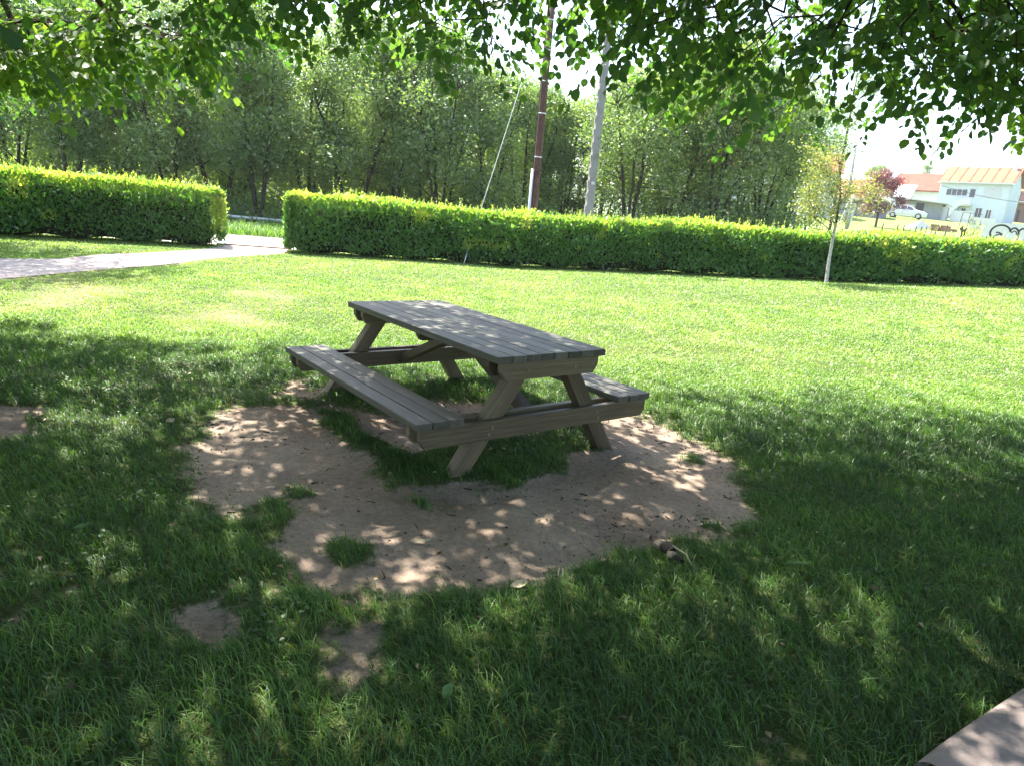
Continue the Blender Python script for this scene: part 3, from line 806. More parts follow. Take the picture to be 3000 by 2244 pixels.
ENV = np.array([(-900, 60), (-200, 70), (0, 60), (200, 60), (420, 100), (600, 110), (700, 140), (860, 165), (1000, 130), (1100, 235), (1250, 190), (1340, 295), (1450, 235), (1560, 150),
                (1640, 70), (1720, 190), (1850, 240), (2000, 340), (2090, 260), (2230, 380), (2330, 510), (2390, 370), (2470, 235), (2550, 310), (2680, 430), (2760, 370), (2880, 445),
                (3000, 460), (3400, 520)], float)
def env(px): return np.interp(px, ENV[:, 0], ENV[:, 1])
def shade_tree():
    g = np.random.default_rng(77)
    reg = [(-8.5, 6.1), (-5.2, 6.3), (-4.1, 6.55), (-2.7, 6.45), (-1.9, 6.1), (-.9, 6.1), (.2, 6.2), (1.1, 6.25), (2.0, 6.45), (2.9, 6.55), (3.6, 6.85), (4.2, 6.7), (4.7, 6.2), (5.4, 6.25), (6.5, 6.0), (8.5, 5.0),
           (9, -2.5), (-8.5, -2.5)]
    n = 25500
    sx = g.uniform(-8.5, 9, n); sy = g.uniform(-2.5, 7, n); k = poly_sd(sx, sy, reg) < -.12 + .2 * (fbm(sx, sy, 1.5, 2, 4) - .5)
    # denser and thinner parts of the crown let the sun through in places
    thin = fbm(sx, sy, .75, 3, 12)
    k &= g.random(n) < np.where(sy < 4.2, 1.0, np.where(sx < -1.5, .34, .62) * np.clip(.22 + 1.5 * (thin - .30), .12, 1)) * (fbm(sx, sy, 1.5, 2, 51) < np.where(sy < 3.4, .80, .72)) * np.where(fbm(sx, sy, .8, 2, 58) < .64, 1, np.where(sy < 3.4, .75, .35))
    sx, sy = sx[k], sy[k]; n = len(sx)
    z = 2.45 + 4.6 * g.random(n) ** 1.1
    k = sy < 7.2 - .60 * (z - 3.0); sx, sy, z = sx[k], sy[k], z[k]; n = len(sx)
    P = np.stack([sx + SUNH[0] * KS * z, sy + SUNH[1] * KS * z, z], 1)
    px, py, dz = proj(P)
    marg = 150 * 5 / np.maximum(dz, .5)
    vis = (dz > .3) & (px > -300) & (px < 3300) & (py > -250)
    bad = vis & (py + marg > env(px)); bad |= (dz > .0) & (dz < 4.3) & (py > -1000) & (px > -600) & (px < 3600)
    bad |= (np.hypot(P[:, 0], P[:, 1]) < 3.0) & (P[:, 2] < 3.8)
    bad |= vis & (py > -120) & (dz > 2.3) & (g.random(len(P)) < np.interp(px, [-300, 500, 1500, 1600, 1800, 3300], [.98, .96, .96, .97, .94, .90]))
    P = P[~bad]
    # the hanging edge that the picture shows
    m_ = 2500; vx = g.uniform(-250, 3300, m_); d = 4.5 + 3.9 * g.random(m_); marg = (110 + 60 * smooth(1900, 2500, vx)) * 5 / d
    top = -260 * np.ones(m_); lo = env(vx) - marg
    vy = top + (lo - top) * g.random(m_) ** .75
    kk = (lo > top + 20)
    dens = np.interp(vx, [-250, 500, 560, 1500, 1590, 1700, 1790, 2000, 2420, 2500, 2560, 3300], [.05, .08, .24, .28, .09, .11, .28, .38, .34, .14, .62, .72])
    kk &= g.random(m_) < dens
    Q = np.array([at(a, b, c) for a, b, c in zip(vx[kk], vy[kk], d[kk])])
    gxs = Q[:, 0] - SUNH[0] * KS * Q[:, 2]; gys = Q[:, 1] - SUNH[1] * KS * Q[:, 2]
    Q = Q[(poly_sd(gxs, gys, reg) < .0)]
    P = np.concatenate([P, Q])
    trunk = np.array([1.3, -3.2, 0.])
    seeds = [trunk + np.array([0, 0, -.1])]; par = [-1]
    for k in range(1, 7): seeds.append(trunk + np.array([.03 * math.sin(k), .05 * k, .48 * k])); par.append(k - 1)
    crotch = 6
    for tx, ty, tz in [(-7, 4, 4.4), (-4.5, 7.5, 4.6), (-1.5, 9.0, 4.6), (1.5, 9.0, 4.8), (4.0, 8.6, 4.6), (7, 6.5, 4.6), (8, 2, 4.6), (-7, 0, 4.8), (-2, 4.5, 6.0), (3.2, 4.5, 6.2), (0, 1, 6.5), (2.6, 7.0, 3.9), (-3.0, 5.5, 3.7)]:
        prev = crotch; st = seeds[crotch]; end = np.array([tx, ty, tz]); nn = 11
        for j in range(1, nn + 1):
            t = j / nn; p = st * (1 - t) + end * t + np.array([0, 0, .9 * math.sin(math.pi * t * .9)]) + g.normal(0, .07, 3)
            seeds.append(p); par.append(prev); prev = len(seeds) - 1
    seeds = np.array(seeds)
    pos, pa = grow(seeds, par, P, .22)
    n0 = len(seeds)
    r = radii(pos, pa, .0030, .44); r[:7] = np.linspace(.23, .17, 7)
    e = np.arange(1, len(pos)); A = pos[pa[e]]; B = pos[e]
    ra = np.minimum(r[pa[e]], r[e] * 1.6); ra[:6] = r[:6]
    # keep wood out of the lens
    ok = (np.linalg.norm((A + B) / 2 - EYEV, axis=1) > 1.0)
    V1, F1 = segs(A[ok], B[ok], ra[ok], r[e][ok], 6)
    tips = pos[n0:]; out = tips - pos[pa[n0:]]
    az = np.arctan2(out[:, 1], out[:, 0]) + g.normal(0, .7, len(tips))
    px, py, dz = proj(tips); seen = (dz > 0) & (py > -200) & (px > -250) & (px < 3250)
    lv, lf, lt, tA, tB, tr = sprays(tips, az, g.uniform(.1, 1.0, len(tips)), g, np.where(seen, 1.0, 1.32), .58)
    V2, F2 = segs(tA, tB, tr, tr * .8, 3)
    root = empty('shade_tree', trunk, 0, 'tree with round leaves overhead whose hanging twigs fill the top of the view', 'tree')
    t0 = np.array(root.location)
    link('trunk', mesh_np('trunk', np.concatenate([V1, V2]) - t0, [np.concatenate([F1, F2 + len(V1)])], smooth_sh=True), [M['bark']], root)
    link('crown', mesh_np('crown', lv - t0, [lf], lt), [M['canopy']], root)
    print('HB', HB.round(2).tolist(), 'LB', LB.round(2).tolist()); print('shade tree sprays', len(tips), 'visible', len(Q))
shade_tree()
def left_tree():
    g = np.random.default_rng(99)
    # branches reaching into the upper left, and the crown out of frame that shades the path
    P = []
    env2 = np.array([(-900, 330), (0, 305), (150, 290), (300, 275), (420, 240), (560, 285), (590, 150), (700, 60)])
    lo2 = np.array([(-900, 0), (0, 130), (120, 110), (230, 130), (330, 70), (480, 150), (590, 120), (700, 40)])
    n = 430; vx = g.uniform(-300, 585, n); d = g.uniform(5.8, 7.8, n)
    hi = np.interp(vx, env2[:, 0], env2[:, 1]) - 135; lo = np.interp(vx, lo2[:, 0], lo2[:, 1]) - 60
    vy = lo + (hi - lo) * g.random(n)
    keep = g.random(n) < np.interp(vx, [-300, 250, 420, 585], [1, 1, .5, .35])
    P += [at(a, b, c) for a, b, c in zip(vx[keep], vy[keep], d[keep])]
    c = np.array([-11.5, 13.6, 5.2])
    q = nrm(g.normal(0, 1, (2400, 3))) * (g.random((2400, 1)) ** .4) * np.array([3.6, 3.2, 2.6]) + c
    px, py, dz = proj(q)
    q = q[~((px > -60) & (py > -60) & (g.random(len(q)) < .8))]
    P = np.concatenate([np.array(P), q])
    trunk = np.array([-12.6, 8.8, 0.]); seeds = [trunk + np.array([0, 0, -.1])]; par = [-1]
    for k in range(1, 7): seeds.append(trunk + np.array([.05 * k, .06 * k, .5 * k])); par.append(k - 1)
    for end in [(-4.6, 6.9, 3.7), (-5.6, 7.6, 3.5), (-6.8, 6.4, 3.9), (-11.5, 14.0, 6.5), (-10.5, 12.5, 5.5)]:
        prev = 6; st = seeds[6]
        for j in range(1, 10):
            t = j / 9; p = st * (1 - t) + np.array(end) * t + np.array([0, 0, .8 * math.sin(math.pi * t)]) + g.normal(0, .06, 3)
            seeds.append(p); par.append(prev); prev = len(seeds) - 1
    seeds = np.array(seeds); pos, pa = grow(seeds, par, P, .22); n0 = len(seeds)
    r = radii(pos, pa, .0034, .44); r[:7] = np.linspace(.17, .12, 7)
    e = np.arange(1, len(pos)); A = pos[pa[e]]; B = pos[e]; ra = np.minimum(r[pa[e]], r[e] * 1.6)
    V1, F1 = segs(A, B, ra, r[e], 6)
    tips = pos[n0:]; out = tips - pos[pa[n0:]]; az = np.arctan2(out[:, 1], out[:, 0]) + g.normal(0, .8, len(tips))
    lv, lf, lt, tA, tB, tr = sprays(tips, az, g.uniform(.1, .8, len(tips)), g, 1.15, .72)
    V2, F2 = segs(tA, tB, tr, tr * .8, 3)
    root = empty('shade_tree', trunk, 0, 'tree reaching in from the left edge with bright sunlit round leaves above the left hedge', 'tree')
    t0 = np.array(root.location)
    link('trunk', mesh_np('trunk', np.concatenate([V1, V2]) - t0, [np.concatenate([F1, F2 + len(V1)])], smooth_sh=True), [M['bark']], root)
    link('crown', mesh_np('crown', lv - t0, [lf], lt), [M['canopy']], root)
left_tree()

# ------------------------------------------------------------------ picnic table
def board_mesh(boards, bev=.004):
    """boards: list of (profile or box) -> bmesh with per-board tint, X along the grain"""
    bm = bmesh.new(); lay = bm.verts.layers.float.new('tint')
    for spec in boards:
        b2 = bmesh.new()
        mb = MB()
        if spec[0] == 'box': mb.box(*spec[1])
        else: mb.prism(spec[1], spec[2], spec[3])
        me = bpy.data.meshes.new('tmp'); me.from_pydata(mb.v, [], mb.f); b2.from_mesh(me); bpy.data.meshes.remove(me)
        bmesh.ops.recalc_face_normals(b2, faces=b2.faces)
        bmesh.ops.bevel(b2, geom=list(b2.edges), offset=bev, segments=2, affect='EDGES', profile=.6)
        tn = random.random(); mp = {}
        for v in b2.verts: mp[v] = bm.verts.new(v.co); mp[v][lay] = tn
        for f in b2.faces: bm.faces.new([mp[v] for v in f.verts])
        b2.free()
    return bm
def part(name, boards, parent, loc=(0, 0, 0), rot=(0, 0, 0), bev=.004, label=None):
    bm = board_mesh(boards, bev); me = bpy.data.meshes.new(name); bm.to_mesh(me); bm.free()
    o = link(name, me, [WOOD if name in ('tabletop', 'bench_seat') else WOODB], parent); o.location = loc; o.rotation_euler = rot
    if label: o['label'] = label
    return o
def picnic_table():
    root = empty('picnic_table', (-.415, 5.135, 0), R(-51.5), 'weathered wooden picnic table with fixed benches standing on bare earth', 'picnic table')
    L, W, T, th = 2.19, .927, .75, .045
    n = 8; bw = W / n; B = []
    for k in range(n):
        g = .005; e = random.uniform(-.004, .004); h = random.uniform(-.0015, .0015)
        B.append(('box', (-L / 2 + e, L / 2 + e, -W / 2 + k * bw + g / 2, -W / 2 + (k + 1) * bw - g / 2, T - th + h, T + h)))
    part('tabletop', B, root)
    for sd in (-1, 1):
        b0, b1 = .665, 1.003; B = []; bw = (b1 - b0) / 3
        for k in range(3):
            y0 = b0 + k * bw + .003; y1 = b0 + (k + 1) * bw - .003
            if sd < 0: y0, y1 = -y1, -y0
            h = random.uniform(-.002, .002); e = random.uniform(-.006, .006)
            B.append(('box', (-1.085 + e, 1.085 + e, y0, y1, .386 - th + h, .386 + h)))
        part('bench_seat', B, root, bev=.006)
    def beam(len_, hgt, thk, ch):
        l = len_ / 2
        return ('prism', [(-l, hgt), (-l, ch * 1.15), (-l + ch * .75, 0), (l - ch * .75, 0), (l, ch * 1.15), (l, hgt)], -thk / 2, thk / 2)
    z_top = T - th; z_b = .386 - th
    for sd in (-1, 1):
        ax = sd * .985
        # legs are sandwiched between two rails
        for s2 in (-1, 1):
            top = Vector((ax, s2 * .16, z_top - .005)); bot = Vector((ax, s2 * .70, -.10))
            v = bot - top; ln = v.length; ang = math.atan2(v.z, v.y)
            o = part('leg', [('box', (0, ln, -.045, .045, -.055, .055))], root, bev=.004)
            xa = v.normalized(); ya = Vector((1, 0, 0)); za = xa.cross(ya)
            o.matrix_local = Matrix((( xa.x, ya.x, za.x, top.x), (xa.y, ya.y, za.y, top.y), (xa.z, ya.z, za.z, top.z), (0, 0, 0, 1)))
        for o_ in (-.069, .069):
            part('seat_beam', [beam(1.93, .125, .046, .045)], root, (ax + o_, 0, z_b - .125), (0, 0, R(90)))
            part('top_cleat', [beam(.83, .118, .046, .05)], root, (ax + o_, 0, z_top - .118), (0, 0, R(90)))
    part('top_cleat', [beam(.80, .075, .06, .035)], root, (0, 0, z_top - .075), (0, 0, R(90)))
    for sd in (-1, 1):
        a = Vector((sd * .90, 0, z_b - .075)); b = Vector((sd * .05, 0, z_top - .05)); v = b - a
        o = part('brace', [('box', (0, v.length, -.045, .045, -.034, .034))], root)
        xa = v.normalized(); ya = Vector((0, 1, 0)); za = xa.cross(ya)
        o.matrix_local = Matrix(((xa.x, ya.x, za.x, a.x), (xa.y, ya.y, za.y, a.y), (xa.z, ya.z, za.z, a.z), (0, 0, 0, 1)))
    # bolt heads on the rails
    for sd in (-1, 1):
        for s2 in (-1, 1):
            for zz, yy_ in ((z_b - .045, .455), (z_b - .085, .475), (z_top - .06, .20)):
                mb = MB(); x0 = sd * (.985 + .092)
                mb.tube([(x0 - sd * .004, s2 * yy_, zz), (x0 + sd * .006, s2 * yy_, zz)], .011, 8); mb.build('bolt', M['rust'], root)
picnic_table()

# ------------------------------------------------------------------ poles, wires
def brown_pole():
    base = at(1556, 700, 21.6); x, y = base[0], base[1]; z0 = float(H(x, y))
    o = empty('utility_pole', (x, y, z0), 0, 'brown wooden utility pole behind the hedge with a grey conduit at its foot', 'pole')
    top = 8.6
    MB().tube([(-.01, 0, -.3), (-.01, 0, 2), (-.015, 0, 5), (-.02, 0, top)], [.122, .118, .105, .09], 16).build('shaft', M['pole_wood'], o, smooth_sh=True)
    MB().tube([(-.145, -.10, -.05), (-.145, -.10, 2.75)], .045, 10).build('conduit', M['metal'], o, smooth_sh=True)
    mb = MB(); mb.tube([(-.145, -.10, 2.75), (-.14, -.085, 3.4), (-.135, -.08, 5), (-.125, -.07, 8.2)], .014, 6); mb.build('riser_cable', M['cable'], o, smooth_sh=True)
    for zz in (3.1, 4.35, 5.25, 6.1, 6.9):
        rr = .124 - .0038 * zz
        MB().tube([(-.012, 0, zz), (-.012, 0, zz + .03)], [rr + .006] * 2, 16).build('band', M['metal'], o, smooth_sh=True)
    return np.array([x, y, z0]), top
BP, BT = brown_pole()
def grey_pole():
    base = at(1716, 700, 21.0); x, y = base[0], base[1]; z0 = float(H(x, y))
    o = empty('utility_pole', (x, y, z0), R(12), 'tall grey concrete utility pole with stepped notches right of the brown one', 'pole')
    h = 9.5; mb = MB()
    n = 20
    secs = []
    for k in range(n + 1):
        t = k / n; w = .12 - .04 * t; d = .10 - .03 * t; secs.append((w, d, h * t - .3))
    v = []; f = []
    for w, d, z in secs: v += [(-w, -d, z), (w, -d, z), (w, d, z), (-w, d, z)]
    for k in range(n):
        for j in range(4): f.append((k * 4 + j, k * 4 + (j + 1) % 4, k * 4 + 4 + (j + 1) % 4, k * 4 + 4 + j))
    f += [(3, 2, 1, 0), tuple(range(n * 4, n * 4 + 4))]
    mb.add(v, f)
    # climbing steps cast into the left face
    st = mb
    for k in range(22):
        z = .5 + k * .36; t = (z + .3) / h; w = .12 - .04 * t
        st.box(-w - .03, -w + .004, -.05, .05, z, z + .17)
    st.build('shaft', M['pole_conc'], o, bevel=.006)
    MB().box(-.05, .05, -.112, -.098, 2.35, 2.43).build('plate', M['white'], o)
    return np.array([x, y, z0])
GP = grey_pole()
def wire(name, a, b, r, mat, label, sag=0.0, cat='wire', parts=None, group=None):
    a = np.array(a, float); b = np.array(b, float); n = 24
    P = [a * (1 - t) + b * t - np.array([0, 0, sag * 4 * t * (1 - t)]) for t in np.linspace(0, 1, n)]
    o = MB().tube(P, r, 6).build(name, M[mat], smooth_sh=True); tag(o, label, cat, group); return o
ga = GH(1363, 771); ga = np.array([ga[0], ga[1] - .6, float(H(ga[0], ga[1] - .6))])
gr = empty('guy_wire', ga, 0, 'thin steel guy wire slanting from the lawn up to the brown pole', 'wire')
topw = np.array([BP[0] - .1, BP[1], BP[2] + 7.6]) - ga
MB().tube([tuple(topw * t) for t in np.linspace(.05, 1, 20)], .0075, 6).build('strand', M['wire'], gr, smooth_sh=True)
MB().tube([(0, 0, -.05), tuple(topw * .05)], .017, 8).build('anchor_rod', M['metal'], gr, smooth_sh=True)
ctop = BP + np.array([.1, 0, 8.0])
wire('overhead_cable', ctop, at(2060, 560, 46), .020, 'cable', 'dark cable sagging from the brown pole down past the grey pole into the trees', .15, 'cable')
wire('overhead_cable', BP + np.array([0, 0, 8.3]), GP + np.array([0, 0, 7.6]), .010, 'cable', 'thin cable between the tops of the brown and the grey pole', .12, 'cable')

# ------------------------------------------------------------------ sapling in front of the hedge
def sapling():
    g = np.random.default_rng(31)
    b = GH(2420, 830); Yb = b[1]
    pts = [(2420, 834), (2424, 800), (2430, 755), (2440, 700), (2449, 655), (2456, 610), (2463, 570), (2462, 530), (2458, 480), (2452, 435)]
    st = np.array([at(x, y, Yb + .03 * k) for k, (x, y) in enumerate(pts)])
    seeds = list(st); par = [-1] + list(range(len(st) - 1))
    C = []
    for (x, y, w, h, n) in [(2400, 470, 40, 40, 26), (2450, 455, 45, 50, 16), (2395, 560, 50, 45, 34), (2370, 600, 30, 35, 26), (2440, 540, 60, 40, 36), (2515, 545, 50, 28, 20), (2550, 570, 30, 20, 8), (2420, 630, 45, 25, 20), (2485, 600, 40, 28, 12)]:
        for _ in range(n):
            C.append(at(x + g.normal(0, w * .6), y + g.normal(0, h * .6), Yb + g.normal(0, .4)))
    C = np.array(C); pos, pa = grow(np.array(seeds), par, C, .3, zpen=.5)
    n0 = len(seeds); r = radii(pos, pa, .0032, .40); r[:n0] = np.interp(np.arange(n0), [0, 3, 6, n0 - 1], [.046, .036, .025, .007])
    e = np.arange(1, len(pos)); A = pos[pa[e]]; B = pos[e]; ra = np.minimum(r[pa[e]], r[e] * 1.5); ra[:n0 - 1] = r[pa[e[:n0 - 1]]]
    root = empty('sapling', st[0], 0, 'young tree with pale slim trunk and thin yellow green crown before the hedge', 'sapling'); o0 = np.array(root.location)
    lower = e[:4]
    V, Fq = segs(A[:4], B[:4], ra[:4], r[lower], 10); link('trunk', mesh_np('trunk', V - o0, [Fq], smooth_sh=True), [M['barkwhite']], root)
    V, Fq = segs(A[4:], B[4:], ra[4:], r[e][4:], 6); link('limbs', mesh_np('limbs', V - o0, [Fq], smooth_sh=True), [M['bark']], root)
    per = 26; LP = np.repeat(pos[n0:], per, 0); N = len(LP)
    P = LP + g.normal(0, .12, (N, 3)); ax = g.normal(0, 1, (N, 3)) + np.array([0, 0, -.2]); nor = g.normal(0, .7, (N, 3)) + np.array([0, 0, .8])
    V, Fc = stamp(OVAL_V, OVAL_F, P, frames(ax, nor), g.uniform(.05, .09, N))
    link('crown', mesh_np('crown', V - o0, [Fc], np.repeat(g.random(N), 4)), [M['sapling']], root)
sapling()

# ------------------------------------------------------------------ beyond the hedge on the right
def face_rot(px, extra=0):   # local X to the right as seen from the camera, local -Y towards it
    a = math.atan2((px - 1500) / F, 1.0); return -a + extra
def base(px, py, Yd, dz=0):
    p = at(px, py, Yd); return (p[0], p[1], float(H(p[0], p[1])) + dz)
def on_ground(px, Yd, dz=0):
    p = at(px, 650, Yd); return (p[0], p[1], float(H(p[0], p[1])) + dz)
def px_m(px, Yd): return F / (Yd * math.cos(PITCH))      # photo pixels per metre
def blue_house():
    Yd = 101.0; p0 = at(2732, 643, Yd)
    o = empty('house', p0, R(-44), 'two storey pale blue house with orange tiled roof and curved outside stair', 'house')
    W, Dp, Hh = 10.6, 8.0, 5.6
    o.scale = (.80, .82, .91)
    MB().box(0, W, 0, Dp, -2.5, Hh).build('wall', M['bluewhite'], o)
    rf = MB().prism_x([(-.6, Hh + .004), (Dp / 2, Hh + 2.5), (Dp + .6, Hh + .004), (Dp + .6, Hh + .18), (Dp / 2, Hh + 2.72), (-.6, Hh + .18)], -.4, W + .4)
    roof = rf.build('roof', M['tile'], o)
    gb = MB().prism_x([(0.02, Hh), (Dp - .02, Hh), (Dp / 2, Hh + 2.45)], .06, W - .06); gb.build('gable', M['bluewhite'], o)
    bt = MB()
    for k in range(8): bt.prism_x([(-.6, Hh + .18), (Dp / 2, Hh + 2.72), (Dp / 2, Hh + 2.80), (-.6, Hh + .26)], -.38 + k * 1.58, -.30 + k * 1.58)
    bt.build('ridge_bar', M['tilered'], roof)
    MB().box(-.4, W + .4, -.66, -.58, Hh - .06, Hh + .14).build('gutter', M['white'], o)
    def win(x0, x1, z0, z1, bars, glass='glass', kind='window'):
        f = MB()
        f.box(x0 - .07, x1 + .07, -.05, .0, z1, z1 + .07).box(x0 - .1, x1 + .1, -.09, .0, z0 - .08, z0).box(x0 - .07, x0, -.05, 0, z0, z1).box(x1, x1 + .07, -.05, 0, z0, z1)
        for k in range(1, bars):
            xm = x0 + (x1 - x0) * k / bars; f.box(xm - .035, xm + .035, -.045, 0, z0, z1)
        fo = f.build(kind, M['white'], o); MB().box(x0, x1, -.015, -.003, z0, z1).build('pane', M[glass], fo)
    win(1.2, 4.35, 3.75, 4.65, 4); win(4.75, 5.55, 3.55, 4.75, 1, 'glass'); win(6.8, 9.3, 3.65, 4.95, 3, 'shutter')
    win(4.15, 4.75, 1.0, 1.85, 1); win(6.25, 7.15, .05, 2.0, 2, 'glass', 'door'); win(7.85, 8.55, .6, 1.8, 2)
    win(1.0, 1.45, 1.75, 2.15, 1)
    # curved outside stair with solid balustrade
    arc = [(5.3, 3.4), (4.4, 3.35), (3.6, 3.0), (3.0, 2.4), (2.65, 1.7), (2.6, .9), (2.9, .2), (3.3, -.6)]
    low = [(x + .25, z - .95) for x, z in arc]
    b = MB()
    for (a0, a1, l0, l1) in zip(arc[:-1], arc[1:], low[:-1], low[1:]): b.prism([a0, a1, l1, l0], -1.35, -1.2)
    b.build('balustrade', M['white'], o)
    s = MB()
    for k in range(12):
        t = k / 11; x = 1.55 + .25 * t; s.box(1.5 + t * 1.6, 2.1 + t * 1.6, -1.2, -.02, -.5, .15 + t * 2.3)
    s.build('stair_flight', M['blue'], o)
    MB().box(3.4, 5.5, -1.2, -.02, 2.2, 2.42).build('landing', M['white'], o)
    MB().box(W - 1.0, W - .4, 3.0, 3.6, Hh + 1, Hh + 3.1).build('chimney', M['white'], roof)
    dr = MB().tube([(W - .12, -.08, -1.0), (W - .12, -.08, Hh - .1)], .06, 8); dr.build('downpipe', M['white'], o)
blue_house()
def shed():
    Yd = 90.0; p0 = at(2614, 640, Yd)
    o = empty('shed', p0, face_rot(2680, R(-6)), 'low grey garage with sloping white sheet roof behind the white car', 'shed')
    MB().box(0, 5.2, 0, 6, -2.0, 2.25).build('wall', M['greywall'], o)
    r = MB().prism([(-.6, 2.55), (5.7, 2.05), (5.7, 2.17), (-.6, 2.67)], -1.0, 6.4); r.build('roof', M['sheet'], o)
    r2 = MB().prism_x([(-1.02, 2.3), (3.2, 4.3), (3.2, 4.4), (-1.02, 2.42)], -.58, 1.6); r2.build('roof', M['sheet'], o)
    d = MB().box(2.35, 3.25, -.04, 0, .0, 2.05).build('door', M['dark'], o)
    MB().box(1.2, 2.2, -.03, 0, .9, 1.8).build('window', M['shutter'], o)
shed()
def gate_wall():
    p0 = at(2717, 652, 88.0)
    o = empty('yard_wall', p0, face_rot(2740, R(-8)), 'white yard wall with tall gate posts between the garage and the blue house', 'wall')
    MB().box(0, 2.0, 0, .2, -1.5, 2.3).build('wall', M['white'], o)
    MB().box(2.3, 4.6, 0, .2, -1.5, 1.6).build('wall', M['white'], o)
    for x in (.35, .95, 1.9): MB().box(x, x + .12, -.05, -.002, -.6, 1.9).build('gate_bar', M['greypost'], o)
    MB().box(1.25, 1.55, -.04, -.002, 1.95, 2.2).build('vent', M['dark'], o)
    MB().box(4.6, 7.0, .02, .22, -1.6, .9).build('wall', M['white'], o)
gate_wall()
def red_house():
    p0 = at(2608, 600, 112.0); p0 = (p0[0], p0[1], float(p0[2]) - 2)
    o = empty('house', p0, R(-40), 'white house with red tiled roof showing above the garage roof', 'house')
    W, Dp, Hh = 6.8, 7, 4.2
    MB().box(0, W, 0, Dp, -4, Hh).build('wall', M['white'], o)
    MB().prism_x([(.02, Hh), (Dp - .02, Hh), (Dp / 2, Hh + 2.6)], .06, W - .06).build('gable', M['white'], o)
    MB().prism_x([(-.5, Hh - .05), (Dp / 2, Hh + 2.7), (Dp + .5, Hh - .05), (Dp + .5, Hh + .13), (Dp / 2, Hh + 2.92), (-.5, Hh + .13)], -.4, W + .4).build('roof', M['tilered'], o)
    MB().box(W + .001, W + .04, 3.0, 3.6, Hh - 1.3, Hh - .3).build('window', M['glass'], o)
red_house()
def long_house():
    p0 = at(1925, 575, 72.0)
    o = empty('house', p0, face_rot(2150, R(-4)), 'long white building with red roof glimpsed behind the willows', 'house')
    W, Dp, Hh = 16.5, 8, 3.1
    MB().box(0, W, 0, Dp, -4, Hh).build('wall', M['white'], o)
    MB().prism_x([(.02, Hh), (Dp - .02, Hh), (Dp / 2, Hh + 1.9)], .06, W - .06).build('gable', M['white'], o)
    MB().prism_x([(-.5, Hh - .05), (Dp / 2, Hh + 2.0), (Dp + .5, Hh - .05), (Dp + .5, Hh + .13), (Dp / 2, Hh + 2.2), (-.5, Hh + .13)], -.4, W + .4).build('roof', M['tilered'], o)
    for k in range(5):
        f = MB().box(1.6 + k * 3.1, 2.7 + k * 3.1, -.04, -.002, .9, 2.1).build('window', M['glass'], o)
long_house()
def garages():
    p0 = at(2395, 642, 78.0)
    o = empty('garage_row', p0, face_rot(2500, R(-4)), 'grey lilac garage row with flat white edge and orange roof behind the sapling', 'garage')
    MB().box(0, 6.3, 0, 6, -2, 2.3).build('wall', M['lilac'], o)
    MB().box(-.3, 6.5, -.4, 6.3, 2.3, 2.45).build('roof_edge', M['white'], o)
    MB().prism_x([(-.2, 2.46), (3, 4.6), (6.2, 2.46)], .4, 5.2).build('roof', M['tile'], o)
    for x in (.8,): MB().box(x, x + 2.2, -.04, -.002, -.6, 1.9).build('door', M['greywall'], o)
    for x in (3.8,): MB().box(x, x + 1.7, -.03, -.002, -.6, 1.9).build('door', M['greypost'], o)
garages()
def hidden_red():
    p0 = at(862, 470, 62.0)
    o = empty('house', p0, face_rot(900, R(14)), 'reddish roofed house half hidden behind the belt trees near the hedge gap', 'house')
    MB().box(0, 5.4, 0, 6, -6, 1.55).build('wall', M['white'], o)
    MB().prism_x([(.02, 1.55), (5.98, 1.55), (3, 3.0)], .06, 5.3).build('gable', M['white'], o)
    MB().prism_x([(-.5, 1.5), (3, 3.1), (6.5, 1.5), (6.5, 1.7), (3, 3.3), (-.5, 1.7)], -.3, 5.7).build('roof', M['tilered'], o)
    MB().box(1.2, 2.2, -.04, -.002, .0, 1.0).build('window', M['glass'], o)
hidden_red()
def right_house():
    p0 = at(2955, 640, 112.0)
    o = empty('house', p0, R(-38), 'brown walled house with white porch roof and orange tiles at the right edge', 'house')
    MB().box(0, 12, 0, 7, -4, 2.3).build('wall', M['brownwall'], o)
    MB().prism([(-.6, 2.3), (12.4, 3.0), (12.4, 3.16), (-.6, 2.46)], -1.5, 1).build('porch_roof', M['sheet'], o)
    MB().box(.6, 12, 2.0, 7, 2.3, 4.1).build('upper_wall', M['brownwall'], o)
    MB().prism_x([(1.5, 4.1), (4.5, 6.4), (7.5, 4.1), (7.5, 4.3), (4.5, 6.62), (1.5, 4.3)], .2, 12.5).build('roof', M['tile'], o)
    MB().box(.9, 1.25, -.05, -.002, -.8, 1.3).build('door', M['dark'], o)
right_house()
